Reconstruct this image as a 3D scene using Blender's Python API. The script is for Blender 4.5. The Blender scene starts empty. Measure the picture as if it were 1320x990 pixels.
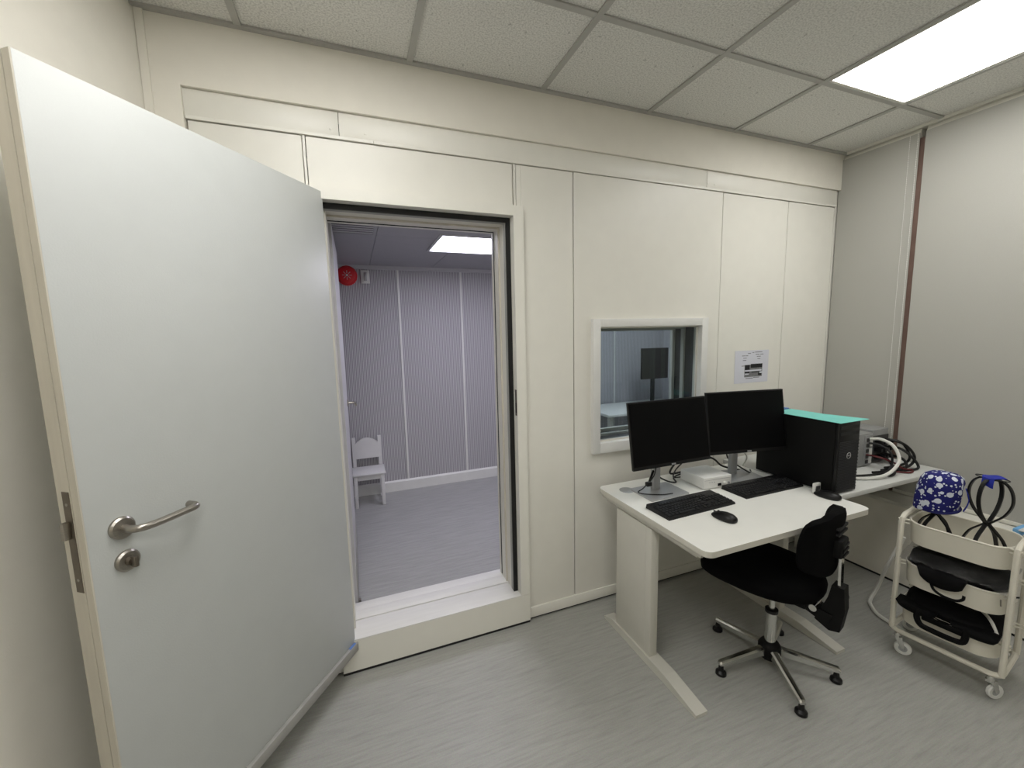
import bpy, bmesh, math, random
from mathutils import Vector, Matrix, noise

scene = bpy.context.scene
col = scene.collection
random.seed(7)
S = 1.04            # survey unit (ceiling tile = 0.6) to metres


# ------------------------------------------------------------ camera, world, exposure
def set_camera():
    f, yaw, pitch, roll = 528.7, .3656, -.1204, -.0224
    ca, sa, cb, sb = math.cos(yaw), math.sin(yaw), math.cos(pitch), math.sin(pitch)
    fwd = Vector((sa * cb, ca * cb, sb)); r = Vector((ca, -sa, 0)); u = r.cross(fwd)
    r2 = r * math.cos(roll) + u * math.sin(roll); u2 = -r * math.sin(roll) + u * math.cos(roll)
    cd = bpy.data.cameras.new('camera'); cd.sensor_width = 36; cd.lens = f / 1320 * 36
    cd.clip_start = .01
    c = bpy.data.objects.new('camera', cd); col.objects.link(c)
    m = Matrix((r2, u2, -fwd)).transposed().to_4x4(); m.translation = Vector((0, 0, 1.5215 * S))
    c.matrix_world = m
    scene.camera = c


set_camera()
world = bpy.data.worlds.new('world'); scene.world = world; world.use_nodes = True
world.node_tree.nodes['Background'].inputs[0].default_value = (.5, .5, .5, 1)
world.node_tree.nodes['Background'].inputs[1].default_value = .02
vs = scene.view_settings
vs.view_transform = 'Standard'; vs.look = 'None'; vs.gamma = 1; vs.use_curve_mapping = False
vs.exposure = 0.27
ROOM_LAMP = (8.0, (1.0, .985, .955))      # emission of the office lamp diffusers
BOOTH_LAMP = (15.0, (.86, .84, 1.0))      # emission of the booth lamp diffuser


# ------------------------------------------------------------ materials
def lin(c):
    return tuple((v / 12.92 if v <= .04045 else ((v + .055) / 1.055) ** 2.4) for v in (x / 255 for x in c))


MATS = {}


def mat(name, rgb, rough=.5, metal=0., var=.04, scale=12., bump=0., bscale=60., spec=.5, stretch=None, detail=3):
    if name in MATS: return MATS[name]
    m = bpy.data.materials.new(name); m.use_nodes = True; MATS[name] = m
    nt = m.node_tree; N = nt.nodes; b = N['Principled BSDF']
    c = lin(rgb)
    b.inputs['Roughness'].default_value = rough; b.inputs['Metallic'].default_value = metal
    b.inputs['Specular IOR Level'].default_value = spec
    tc = N.new('ShaderNodeTexCoord'); mp = N.new('ShaderNodeMapping')
    if stretch: mp.inputs['Scale'].default_value = stretch
    nt.links.new(tc.outputs['Object'], mp.inputs['Vector'])
    n = N.new('ShaderNodeTexNoise'); n.inputs['Scale'].default_value = scale; n.inputs['Detail'].default_value = detail
    nt.links.new(mp.outputs['Vector'], n.inputs['Vector'])
    rp = N.new('ShaderNodeValToRGB')
    rp.color_ramp.elements[0].position = .3; rp.color_ramp.elements[1].position = .7
    rp.color_ramp.elements[0].color = tuple(max(0, v * (1 - var)) for v in c) + (1,)
    rp.color_ramp.elements[1].color = tuple(min(1, v * (1 + var)) for v in c) + (1,)
    nt.links.new(n.outputs['Fac'], rp.inputs['Fac']); nt.links.new(rp.outputs['Color'], b.inputs['Base Color'])
    if bump:
        n2 = N.new('ShaderNodeTexNoise'); n2.inputs['Scale'].default_value = bscale; n2.inputs['Detail'].default_value = 4
        nt.links.new(mp.outputs['Vector'], n2.inputs['Vector'])
        bp = N.new('ShaderNodeBump'); bp.inputs['Strength'].default_value = bump; bp.inputs['Distance'].default_value = .003
        nt.links.new(n2.outputs['Fac'], bp.inputs['Height']); nt.links.new(bp.outputs['Normal'], b.inputs['Normal'])
    return m


def emit(name, strength, rgb):
    m = bpy.data.materials.new(name); m.use_nodes = True; nt = m.node_tree; N = nt.nodes
    N.remove(N['Principled BSDF']); e = N.new('ShaderNodeEmission')
    tc = N.new('ShaderNodeTexCoord'); n = N.new('ShaderNodeTexNoise'); n.inputs['Scale'].default_value = 4
    nt.links.new(tc.outputs['Object'], n.inputs['Vector'])
    rp = N.new('ShaderNodeValToRGB'); c = rgb
    rp.color_ramp.elements[0].color = tuple(v * .93 for v in c) + (1,); rp.color_ramp.elements[1].color = tuple(c) + (1,)
    nt.links.new(n.outputs['Fac'], rp.inputs['Fac']); nt.links.new(rp.outputs['Color'], e.inputs['Color'])
    e.inputs['Strength'].default_value = strength
    nt.links.new(e.outputs[0], N['Material Output'].inputs[0]); MATS[name] = m
    return m


def floor_mat(name, base, dark, light):
    m = bpy.data.materials.new(name); m.use_nodes = True; MATS[name] = m; nt = m.node_tree; N = nt.nodes
    b = N['Principled BSDF']; b.inputs['Roughness'].default_value = .42; b.inputs['Specular IOR Level'].default_value = .35
    tc = N.new('ShaderNodeTexCoord'); mp = N.new('ShaderNodeMapping')
    mp.inputs['Rotation'].default_value = (0, 0, .06); mp.inputs['Scale'].default_value = (2.6, 34, 1)
    nt.links.new(tc.outputs['Object'], mp.inputs['Vector'])
    n = N.new('ShaderNodeTexNoise'); n.inputs['Scale'].default_value = 2.2; n.inputs['Detail'].default_value = 8; n.inputs['Roughness'].default_value = .68
    nt.links.new(mp.outputs['Vector'], n.inputs['Vector'])
    rp = N.new('ShaderNodeValToRGB'); el = rp.color_ramp.elements
    el[0].position = .28; el[1].position = .74; el[0].color = lin(dark) + (1,); el[1].color = lin(light) + (1,)
    e = el.new(.5); e.color = lin(base) + (1,)
    nt.links.new(n.outputs['Fac'], rp.inputs['Fac'])
    n2 = N.new('ShaderNodeTexNoise'); n2.inputs['Scale'].default_value = 260; nt.links.new(tc.outputs['Object'], n2.inputs['Vector'])
    mx = N.new('ShaderNodeMix'); mx.data_type = 'RGBA'; mx.blend_type = 'OVERLAY'; mx.inputs[0].default_value = .22
    nt.links.new(rp.outputs['Color'], mx.inputs[6]); nt.links.new(n2.outputs['Color'], mx.inputs[7])
    hs = N.new('ShaderNodeHueSaturation'); hs.inputs['Saturation'].default_value = .8
    nt.links.new(mx.outputs[2], hs.inputs['Color']); nt.links.new(hs.outputs['Color'], b.inputs['Base Color'])
    return m


def tile_mat():
    m = bpy.data.materials.new('mineral_tile'); m.use_nodes = True; MATS['tile'] = m; nt = m.node_tree; N = nt.nodes
    b = N['Principled BSDF']; b.inputs['Roughness'].default_value = .95; b.inputs['Specular IOR Level'].default_value = .1
    tc = N.new('ShaderNodeTexCoord')
    n = N.new('ShaderNodeTexNoise'); n.inputs['Scale'].default_value = 150; n.inputs['Detail'].default_value = 2
    n2 = N.new('ShaderNodeTexNoise'); n2.inputs['Scale'].default_value = 38; n2.inputs['Detail'].default_value = 5
    for q in (n, n2): nt.links.new(tc.outputs['Object'], q.inputs['Vector'])
    r1 = N.new('ShaderNodeValToRGB'); e = r1.color_ramp.elements
    e[0].position = .32; e[0].color = lin((200, 199, 194)) + (1,); e[1].position = .6; e[1].color = lin((232, 231, 226)) + (1,)
    r2 = N.new('ShaderNodeValToRGB'); e = r2.color_ramp.elements
    e[0].position = .27; e[0].color = (.45, .45, .44, 1); e[1].position = .33; e[1].color = (1, 1, 1, 1)
    nt.links.new(n.outputs['Fac'], r1.inputs['Fac']); nt.links.new(n2.outputs['Fac'], r2.inputs['Fac'])
    mx = N.new('ShaderNodeMix'); mx.data_type = 'RGBA'; mx.blend_type = 'MULTIPLY'; mx.inputs[0].default_value = 1
    nt.links.new(r1.outputs['Color'], mx.inputs[6]); nt.links.new(r2.outputs['Color'], mx.inputs[7])
    nt.links.new(mx.outputs[2], b.inputs['Base Color'])
    bp = N.new('ShaderNodeBump'); bp.inputs['Strength'].default_value = .25; bp.inputs['Distance'].default_value = .002
    nt.links.new(n.outputs['Fac'], bp.inputs['Height']); nt.links.new(bp.outputs['Normal'], b.inputs['Normal'])
    return m


def ribbed_mat():
    m = bpy.data.materials.new('ribbed_acoustic_panel'); m.use_nodes = True; MATS['ribbed'] = m; nt = m.node_tree; N = nt.nodes
    b = N['Principled BSDF']; b.inputs['Roughness'].default_value = .7
    tc = N.new('ShaderNodeTexCoord'); w = N.new('ShaderNodeTexWave')
    w.bands_direction = 'X'; w.inputs['Scale'].default_value = 22; w.inputs['Distortion'].default_value = .15
    nt.links.new(tc.outputs['Object'], w.inputs['Vector'])
    rp = N.new('ShaderNodeValToRGB'); e = rp.color_ramp.elements
    e[0].color = lin((138, 136, 142)) + (1,); e[1].color = lin((208, 206, 208)) + (1,)
    nt.links.new(w.outputs['Color'], rp.inputs['Fac']); nt.links.new(rp.outputs['Color'], b.inputs['Base Color'])
    bp = N.new('ShaderNodeBump'); bp.inputs['Strength'].default_value = .5; bp.inputs['Distance'].default_value = .003
    nt.links.new(w.outputs['Color'], bp.inputs['Height']); nt.links.new(bp.outputs['Normal'], b.inputs['Normal'])
    return m


def glass_mat(name, tint, ior=1.5):
    m = bpy.data.materials.new(name); m.use_nodes = True; MATS[name] = m; nt = m.node_tree; N = nt.nodes
    N.remove(N['Principled BSDF'])
    t = N.new('ShaderNodeBsdfTransparent'); t.inputs[0].default_value = tint + (1,)
    g = N.new('ShaderNodeBsdfGlossy'); g.inputs['Roughness'].default_value = .0; g.inputs[0].default_value = (.9, .95, .95, 1)
    fr = N.new('ShaderNodeFresnel'); fr.inputs[0].default_value = ior
    mx = N.new('ShaderNodeMixShader'); nt.links.new(fr.outputs[0], mx.inputs[0])
    nt.links.new(t.outputs[0], mx.inputs[1]); nt.links.new(g.outputs[0], mx.inputs[2])
    nt.links.new(mx.outputs[0], N['Material Output'].inputs[0])
    return m


def film_mat():
    m = bpy.data.materials.new('clear_plastic_film'); m.use_nodes = True; MATS['film'] = m; nt = m.node_tree; N = nt.nodes
    N.remove(N['Principled BSDF'])
    t = N.new('ShaderNodeBsdfTransparent'); t.inputs[0].default_value = (.9, .9, .9, 1)
    g = N.new('ShaderNodeBsdfPrincipled'); g.inputs['Base Color'].default_value = (.09, .09, .09, 1); g.inputs['Roughness'].default_value = .1; g.inputs['Specular IOR Level'].default_value = .7
    tc = N.new('ShaderNodeTexCoord'); n = N.new('ShaderNodeTexNoise'); n.inputs['Scale'].default_value = 24; n.inputs['Detail'].default_value = 5
    nt.links.new(tc.outputs['Object'], n.inputs['Vector'])
    bp = N.new('ShaderNodeBump'); bp.inputs['Strength'].default_value = 1; bp.inputs['Distance'].default_value = .02
    nt.links.new(n.outputs['Fac'], bp.inputs['Height']); nt.links.new(bp.outputs['Normal'], g.inputs['Normal'])
    mx = N.new('ShaderNodeMixShader'); mx.inputs[0].default_value = .27
    nt.links.new(t.outputs[0], mx.inputs[1]); nt.links.new(g.outputs[0], mx.inputs[2])
    nt.links.new(mx.outputs[0], N['Material Output'].inputs[0])
    return m


def dots_mat(name, bg, fg, scale, thr):
    m = bpy.data.materials.new(name); m.use_nodes = True; MATS[name] = m; nt = m.node_tree; N = nt.nodes
    b = N['Principled BSDF']; b.inputs['Roughness'].default_value = .85
    tc = N.new('ShaderNodeTexCoord'); acc = None
    for k, (sc_, th) in enumerate(((scale, thr), (scale * 2.1, thr * .72))):
        v = N.new('ShaderNodeTexVoronoi'); v.inputs['Scale'].default_value = sc_; v.inputs['Randomness'].default_value = .75
        nt.links.new(tc.outputs['Object'], v.inputs['Vector'])
        rp = N.new('ShaderNodeValToRGB'); e = rp.color_ramp.elements; rp.color_ramp.interpolation = 'CONSTANT'
        e[0].position = 0; e[0].color = (1, 1, 1, 1); e[1].position = th; e[1].color = (0, 0, 0, 1)
        nt.links.new(v.outputs['Distance'], rp.inputs['Fac'])
        if acc is None: acc = rp.outputs['Color']
        else:
            ad = N.new('ShaderNodeMix'); ad.data_type = 'RGBA'; ad.blend_type = 'LIGHTEN'; ad.inputs[0].default_value = 1
            nt.links.new(acc, ad.inputs[6]); nt.links.new(rp.outputs['Color'], ad.inputs[7]); acc = ad.outputs[2]
    mx = N.new('ShaderNodeMix'); mx.data_type = 'RGBA'
    nt.links.new(acc, mx.inputs[0]); mx.inputs[6].default_value = lin(bg) + (1,); mx.inputs[7].default_value = lin(fg) + (1,)
    nt.links.new(mx.outputs[2], b.inputs['Base Color'])
    return m


PLASTER = mat('plaster_paint', (234, 230, 219), .75, var=.015, bump=.12, bscale=220)
PANEL = mat('booth_panel_coating', (232, 230, 221), .38, var=.012, bump=.1, bscale=260)
DOORM = mat('door_coating', (197, 200, 198), .42, var=.012, bump=.12, bscale=240)
DOOREDGE = mat('door_edge_laminate', (204, 198, 184), .5, var=.06, scale=5, stretch=(6, 6, .6))
TRIM = mat('trim_white', (222, 220, 210), .4, var=.015)
SILLM = mat('sill_white', (228, 227, 224), .45, var=.03, scale=6, stretch=(1, 8, 1))
FLOOR = floor_mat('vinyl_floor', (164, 164, 157), (150, 150, 143), (174, 174, 167))
BFLOOR = floor_mat('booth_vinyl_floor', (166, 166, 164), (152, 152, 150), (178, 178, 176))
TILE = tile_mat()
GRID = mat('grid_bar_grey', (176, 175, 170), .5, var=.03)
RIB = ribbed_mat()
BOOTHW = mat('booth_inner_coating', (196, 195, 198), .5, var=.02)
BCEIL = mat('booth_ceiling_coating', (160, 159, 164), .55, var=.02)
BLIND = mat('blind_fabric', (176, 175, 168), .85, var=.03, scale=300, bump=.15, bscale=500, stretch=(1, 1, 1))
BROWN = mat('brown_window_frame', (150, 124, 112), .5, var=.1)
RUBBER = mat('black_rubber', (14, 14, 15), .6, var=.2)
GREYSEAL = mat('grey_seal', (160, 159, 154), .55, var=.06)
STEEL = mat('brushed_steel', (168, 163, 155), .32, 1., var=.08, scale=40, stretch=(1, 1, 12))
DARKSTEEL = mat('dull_steel', (128, 120, 110), .45, 1., var=.1, scale=40)
CHROME = mat('chrome', (215, 215, 212), .12, 1., var=.03)
DESKTOP = mat('desk_laminate', (236, 236, 230), .45, var=.01)
DESKEDGE = mat('desk_edge_band', (206, 203, 192), .5, var=.02)
DESKLEG = mat('desk_leg_paint', (204, 202, 192), .42, var=.015)
COUNTER = mat('counter_laminate', (206, 207, 203), .5, var=.02)
BLACKP = mat('black_plastic', (9, 9, 10), 0.4, spec=0.4, var=.15)
BLACKM = mat('matt_black_plastic', (9, 9, 9), 0.6, spec=0.2, var=.15, bump=.1, bscale=400)
SCREEN = mat('dark_screen', (5, 5, 6), .5, spec=.12, var=.05)
KEYM = mat('key_plastic', (18, 18, 20), .5, var=.1)
PRINT = mat('pale_print', (190, 190, 190), .6)
SILVER = mat('silver_plastic', (176, 177, 178), .38, .5, var=.04)
WHITEP = mat('white_plastic', (226, 226, 222), .4, var=.02)
CHAIRFAB = mat('black_upholstery', (7, 7, 8), 0.9, spec=0.1, var=.25, scale=200, bump=.3, bscale=600)
CARTW = mat('trolley_powder_coat', (222, 218, 204), .4, var=.02)
TEAL = mat('teal_card', (120, 206, 196), .55, var=.04)
BLUECARD = mat('blue_card', (96, 130, 190), .5, var=.06)
INSTR = mat('instrument_grey', (150, 151, 150), .45, .2, var=.05)
INSTRD = mat('instrument_dark', (58, 58, 58), .5, var=.2)
PAPER = mat('paper_white', (214, 215, 224), .8, var=.02)
PGREY = mat('print_grey', (120, 120, 122), .8, var=.25, scale=60)
PBLACK = mat('print_black', (22, 22, 24), .8, var=.2)
CABLEB = mat('black_cable', (12, 12, 13), .45, var=.1)
CABLEW = mat('white_cable', (220, 220, 214), .45, var=.03)
CABLER = mat('dark_red_cable', (92, 22, 26), .45, var=.1)
RED = mat('alarm_red', (206, 26, 36), .4, var=.04)
CAPBLUE = dots_mat('dotted_blue_cloth', (20, 22, 104), (214, 220, 232), 30, .36)
BLUECL = mat('blue_cloth', (26, 40, 150), .8, var=.15, scale=30)
BAGB = mat('black_nylon', (8, 8, 9), .75, spec=.15, var=.3, scale=30, bump=.4, bscale=90)
PALEBLUE = mat('pale_blue_pack', (120, 178, 226), .5, var=.12, scale=20)
GLASS = glass_mat('booth_window_glass', (.76, .84, .82))
FILM = film_mat()
LAMPM = emit('lamp_diffuser', *ROOM_LAMP)
BLAMPM = emit('booth_lamp_diffuser', *BOOTH_LAMP)
CHAIRW = mat('white_painted_wood', (224, 223, 222), .5, var=.02)
GREYSTAND = mat('grey_stand_plastic', (172, 173, 174), .4, .35, var=.04)


# ------------------------------------------------------------ mesh building
class B:
    """collects shapes; build() links them as one mesh object"""
    def __init__(s): s.bm = bmesh.new()

    def box(s, x0, x1, y0, y1, z0, z1, r=0, seg=2):
        m = Matrix.Translation(((x0 + x1) / 2, (y0 + y1) / 2, (z0 + z1) / 2)) @ Matrix.Diagonal((x1 - x0, y1 - y0, z1 - z0, 1))
        g = bmesh.ops.create_cube(s.bm, size=1, matrix=m)
        if r:
            es = list({e for v in g['verts'] for e in v.link_edges})
            bmesh.ops.bevel(s.bm, geom=es, offset=r, segments=seg, affect='EDGES', profile=.5)
        return s

    def prism(s, pts, z0, z1, axis='z'):
        """closed outline pts (2-D) extruded along an axis; axis z: (x,y), y: (x,z), x: (y,z)"""
        def P(a, b, t): return {'z': (a, b, t), 'y': (a, t, b), 'x': (t, a, b)}[axis]
        n = len(pts)
        lo = [s.bm.verts.new(P(a, b, z0)) for a, b in pts]; hi = [s.bm.verts.new(P(a, b, z1)) for a, b in pts]
        fs = [s.bm.faces.new(lo), s.bm.faces.new(hi)]
        for i in range(n):
            fs.append(s.bm.faces.new((lo[i], lo[(i + 1) % n], hi[(i + 1) % n], hi[i])))
        bmesh.ops.recalc_face_normals(s.bm, faces=fs)
        return s

    def hexa(s, c):
        """box from 8 corners: bottom 4 then top 4 (same turning sense)"""
        v = [s.bm.verts.new(p) for p in c]
        fs = [s.bm.faces.new([v[i] for i in q]) for q in ((0, 1, 2, 3), (4, 5, 6, 7), (0, 1, 5, 4), (1, 2, 6, 5), (2, 3, 7, 6), (3, 0, 4, 7))]
        bmesh.ops.recalc_face_normals(s.bm, faces=fs)
        return s

    def tube(s, pts, r, n=8, closed=False, cap=True):
        pts = [Vector(p) for p in pts]; rings = []; N = len(pts)
        rr = r if isinstance(r, (list, tuple)) else [r] * N
        up = None
        for i in range(N):
            a = pts[(i - 1) % N] if (closed or i > 0) else pts[i]
            b = pts[(i + 1) % N] if (closed or i < N - 1) else pts[i]
            t = (b - a).normalized()
            if up is None:
                up = Vector((0, 0, 1)) if abs(t.z) < .9 else Vector((1, 0, 0))
            x = t.cross(up)
            if x.length < 1e-5: x = t.orthogonal()
            x.normalize(); y = x.cross(t).normalized(); up = y
            rings.append([s.bm.verts.new(pts[i] + (x * math.cos(k * 2 * math.pi / n) + y * math.sin(k * 2 * math.pi / n)) * rr[i]) for k in range(n)])
        fs = []
        for i in range(N if closed else N - 1):
            A, Bq = rings[i], rings[(i + 1) % N]
            for k in range(n):
                fs.append(s.bm.faces.new((A[k], A[(k + 1) % n], Bq[(k + 1) % n], Bq[k])))
        if cap and not closed:
            fs.append(s.bm.faces.new(rings[0])); fs.append(s.bm.faces.new(rings[-1]))
        bmesh.ops.recalc_face_normals(s.bm, faces=fs)
        return s

    def rings(s, ringlist, cap0=True, cap1=True):
        R = [[s.bm.verts.new(p) for p in ring] for ring in ringlist]; n = len(R[0]); fs = []
        for i in range(len(R) - 1):
            for k in range(n):
                fs.append(s.bm.faces.new((R[i][k], R[i][(k + 1) % n], R[i + 1][(k + 1) % n], R[i + 1][k])))
        if cap0: fs.append(s.bm.faces.new(R[0]))
        if cap1: fs.append(s.bm.faces.new(R[-1]))
        bmesh.ops.recalc_face_normals(s.bm, faces=fs)
        return s

    def lathe(s, c, prof, n=20, axis='z', cap0=True, cap1=True):
        """prof: list of (radius, height along axis)"""
        c = Vector(c); out = []
        for r, h in prof:
            ring = []
            for k in range(n):
                a = 2 * math.pi * k / n; p, q = r * math.cos(a), r * math.sin(a)
                ring.append(c + Vector({'z': (p, q, h), 'y': (p, h, q), 'x': (h, p, q)}[axis]))
            out.append(ring)
        return s.rings(out, cap0, cap1)

    def grid(s, fn, nu, nv, thick=None):
        """fn(u,v)->point, 0..1; optional thick fn offset making a closed shell"""
        def lay(f):
            return [[s.bm.verts.new(f(i / nu, j / nv)) for j in range(nv + 1)] for i in range(nu + 1)]
        A = lay(fn); fs = []
        for i in range(nu):
            for j in range(nv): fs.append(s.bm.faces.new((A[i][j], A[i + 1][j], A[i + 1][j + 1], A[i][j + 1])))
        if thick:
            Bq = lay(thick)
            for i in range(nu):
                for j in range(nv): fs.append(s.bm.faces.new((Bq[i][j], Bq[i][j + 1], Bq[i + 1][j + 1], Bq[i + 1][j])))
            def rim(P, Q):
                for k in range(len(P) - 1): fs.append(s.bm.faces.new((P[k], P[k + 1], Q[k + 1], Q[k])))
            rim(A[0], Bq[0]); rim(A[-1], Bq[-1]); rim([a[0] for a in A], [b[0] for b in Bq]); rim([a[-1] for a in A], [b[-1] for b in Bq])
            bmesh.ops.recalc_face_normals(s.bm, faces=fs)
        return s

    def blob(s, c, dims, n=20, m=12, p=1.0):
        """superellipsoid, p<1 boxier"""
        c = Vector(c)
        def sp(v, e): return math.copysign(abs(v) ** e, v)
        rl = []
        for j in range(1, m):
            t = -math.pi / 2 + math.pi * j / m
            rl.append([c + Vector((dims[0] * sp(math.cos(t), p) * sp(math.cos(2 * math.pi * k / n), p), dims[1] * sp(math.cos(t), p) * sp(math.sin(2 * math.pi * k / n), p), dims[2] * sp(math.sin(t), p))) for k in range(n)])
        return s.rings(rl)

    def build(s, name, m, parent=None, smooth=True, local=False, ang=35):
        """coordinates are survey units in the room unless local (then relative to the parent thing)"""
        off = Vector((0, 0, 0))
        if parent is not None and not local:
            root = parent
            while root.parent: root = root.parent
            off = root.location / S
        for v in s.bm.verts: v.co = (v.co - off) * S
        me = bpy.data.meshes.new(name); s.bm.to_mesh(me); s.bm.free()
        if smooth:
            me.shade_smooth(); me.set_sharp_from_angle(angle=math.radians(ang))
        me.materials.append(m)
        o = bpy.data.objects.new(name, me); col.objects.link(o)
        if parent is not None: o.parent = parent
        return o


def tag(o, label=None, cat=None, group=None, kind=None):
    if label: o['label'] = label
    if cat: o['category'] = cat
    if group: o['group'] = group
    if kind: o['kind'] = kind
    return o


def thing(name, label, cat, loc=(0, 0, 0), rz=0, group=None, kind=None):
    o = bpy.data.objects.new(name, None); col.objects.link(o)
    o.empty_display_size = .05
    o.location = Vector(loc) * S; o.rotation_euler = (0, 0, rz)
    return tag(o, label, cat, group, kind)


def box(name, m, parent, x0, x1, y0, y1, z0, z1, r=0, local=False, seg=2):
    return B().box(x0, x1, y0, y1, z0, z1, r, seg).build(name, m, parent, smooth=bool(r), local=local)


def spline(pts, n=8):
    P = [Vector(p) for p in pts]; P = [P[0] * 2 - P[1]] + P + [P[-1] * 2 - P[-2]]; out = []
    for i in range(1, len(P) - 2):
        a, b, c, d = P[i - 1:i + 3]
        for k in range(n):
            t = k / n
            out.append(.5 * ((2 * b) + (c - a) * t + (2 * a - 5 * b + 4 * c - d) * t * t + (3 * b - a - 3 * c + d) * t ** 3))
    out.append(P[-2]); return out


def rrect(hx, hy, r, n=6, cx=0, cy=0):
    pts = []
    for sx, sy, a0 in ((1, 1, 0), (-1, 1, 90), (-1, -1, 180), (1, -1, 270)):
        for k in range(n + 1):
            a = math.radians(a0 + 90 * k / n)
            pts.append((cx + sx * (hx - r) + r * math.cos(a), cy + sy * (hy - r) + r * math.sin(a)))
    return pts


def loose(name, b, m, label, cat, group=None):
    """a top-level single-mesh thing; origin moved to the middle of its underside"""
    xs = [v.co for v in b.bm.verts]
    lo = Vector((min(c.x for c in xs), min(c.y for c in xs), min(c.z for c in xs))); hi = Vector((max(c.x for c in xs), max(c.y for c in xs), 0))
    o0 = Vector(((lo.x + hi.x) / 2, (lo.y + hi.y) / 2, lo.z))
    for v in b.bm.verts: v.co -= o0
    o = b.build(name, m); o.location = o0 * S
    return tag(o, label, cat, group)


# ------------------------------------------------------------ the room shell
D = 1.856          # face of the plaster above the booth
P0 = 1.876         # face of the booth panels
P1 = 2.10          # inner face of the booth wall
CZ = 2.637         # ceiling
XR = 3.06          # plane of the blinds
XW = 2.92          # lower wall under the window sill
YB = -2.2          # wall behind the photographer
TX = [-.312 + .6 * i for i in range(-3, 6)]
TY = [1.375 - .6 * i for i in range(7)]
sl = math.tan(math.radians(14))


def xl(y): return -.612 - (D - y) * sl     # left wall leans away from the booth


fl = B().box(-1.9, 3.3, YB - .1, P0 + .05, -.1, 0).build('floor', FLOOR, smooth=False)
tag(fl, 'grey streaked vinyl floor of the office', 'floor', kind='structure')

wl = B().hexa([(xl(D + .12), D + .12, 0), (xl(D + .12) - .1, D + .12, 0), (xl(YB) - .1, YB, 0), (xl(YB), YB, 0)] +
              [(xl(D + .12), D + .12, CZ + .04), (xl(D + .12) - .1, D + .12, CZ + .04), (xl(YB) - .1, YB, CZ + .04), (xl(YB), YB, CZ + .04)]).build('wall_left', PLASTER, smooth=False)
tag(wl, 'cream plaster wall behind the open door', 'wall', kind='structure')
wb = B().box(-1.9, 3.3, YB - .1, YB, 0, CZ + .04).build('wall_back', PLASTER, smooth=False)
tag(wb, 'cream plaster wall behind the viewer', 'wall', kind='structure')

wf = thing('wall_front', 'cream wall of sound booth panels under a plaster band', 'wall', (1.2, D, 0), kind='structure')
B().prism([(-.66, 0), (-.507, 0), (-.507, 2.414), (3.4, 2.414), (3.4, CZ + .04), (-.66, CZ + .04)], D, D + .12, 'y').build('plaster_band', PLASTER, wf, smooth=False)
box('corner_bead', PLASTER, wf, -.612, -.588, D - .008, D, 0, CZ)
# top rail of the booth in three lengths, then a thin cap strip
for a, b in ((-.507, .0), (.002, 1.92), (1.922, 3.045)):
    box('top_rail', PANEL, wf, a, b, P0 - .006, P0 + .04, 2.322, 2.4135, .001)
for a, b in ((-.505, .13), (.132, 3.04)):
    box('cap_strip', PANEL, wf, a, b, P0 - .009, P0 + .03, 2.311, 2.322)
for x in (-.03, .10, 1.93, 1.98):
    B().lathe((x, P0 - .006, 2.345), [(.005, 0), (.004, -.002)], 10, 'y').build('screw', PANEL, wf)
# wall panels, edges parted by narrow joints
G = .0022
PB = .07
DX0, DX1, DZ1 = -.135, .785, 2.118          # outside of the door frame
WX0, WX1, WZ0, WZ1 = 1.168, 1.95, .868, 1.592
SEAM = [-.505, -.135, .758, 1.066, 2.055, 2.602, 3.04]
def panel(x0, x1, z0, z1, holes=None):
    x0 += G; x1 -= G
    if holes is None:
        box('wall_panel', PANEL, wf, x0, x1, P0, P1, z0, z1, .002, seg=1)
    else:
        a, b, c, d = holes; bb = B()
        bb.box(x0, a, P0, P1, z0, z1); bb.box(b, x1, P0, P1, z0, z1); bb.box(a, b, P0, P1, z0, c); bb.box(a, b, P0, P1, d, z1)
        bmesh.ops.remove_doubles(bb.bm, verts=bb.bm.verts, dist=1e-5)
        bb.build('wall_panel', PANEL, wf, smooth=False)
panel(-.505, -.135, PB, 2.309)
panel(-.125, .745, DZ1 + .002, 2.309)
panel(.758, .785, DZ1 + .002, 2.309)
panel(.785 - 2 * G, 1.066, PB, 2.309)
panel(1.066, 2.055, PB, 2.309, (1.205, 1.91, .918, 1.555))
panel(2.055, 2.602, PB, 2.309)
panel(2.602, 3.04, PB, 2.309)
for x in (-.13, .7515):
    box('joint_strip', PANEL, wf, x - .0045, x + .0045, P0 - .003, P0 + .02, DZ1 + .002, 2.309)
for a, b in ((-.505, -.137), (.787, 3.04)):
    box('base_rail', PANEL, wf, a, b, P0 - .008, P0 + .05, .014, PB, .001)
    box('floor_gap', RUBBER, wf, a, b, P0 + .004, P0 + .05, 0, .014)
box('backing', PANEL, wf, 3.0425, 3.4, P0 + .002, P1, 0, 2.41)

# right side: low wall, sill, brown window frame, blinds
wr = thing('wall_right', 'low wall with a sill below the covered window', 'wall', (3.0, 0, 0), kind='structure')
box('lower_wall', PLASTER, wr, XW, 3.3, YB, P0 - .001, .014, .478)
box('floor_gap', RUBBER, wr, XW + .004, 3.3, YB, P0 - .001, 0, .014)
box('window_sill', TRIM, wr, XW - .02, 3.3, YB, P0 - .001, .478, .5, .003)
box('header', PLASTER, wr, 3.14, 3.3, YB, P0 - .001, 2.58, CZ + .04)
wd = thing('window_2', 'brown window frame showing in the slit between the blinds', 'window', (3.13, .2, .5), kind='structure')
for y0, y1 in ((1.30, 1.62), (.2, .26), (-.9, -.84), (-2.19, -2.13)):
    box('mullion', BROWN, wd, 3.09, 3.16, y0, y1, .5, 2.58)
box('bottom_rail', BROWN, wd, 3.09, 3.16, -2.13, 1.30, .5, .56)
box('top_rail', BROWN, wd, 3.09, 3.16, -2.13, 1.30, 2.52, 2.58)
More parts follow.
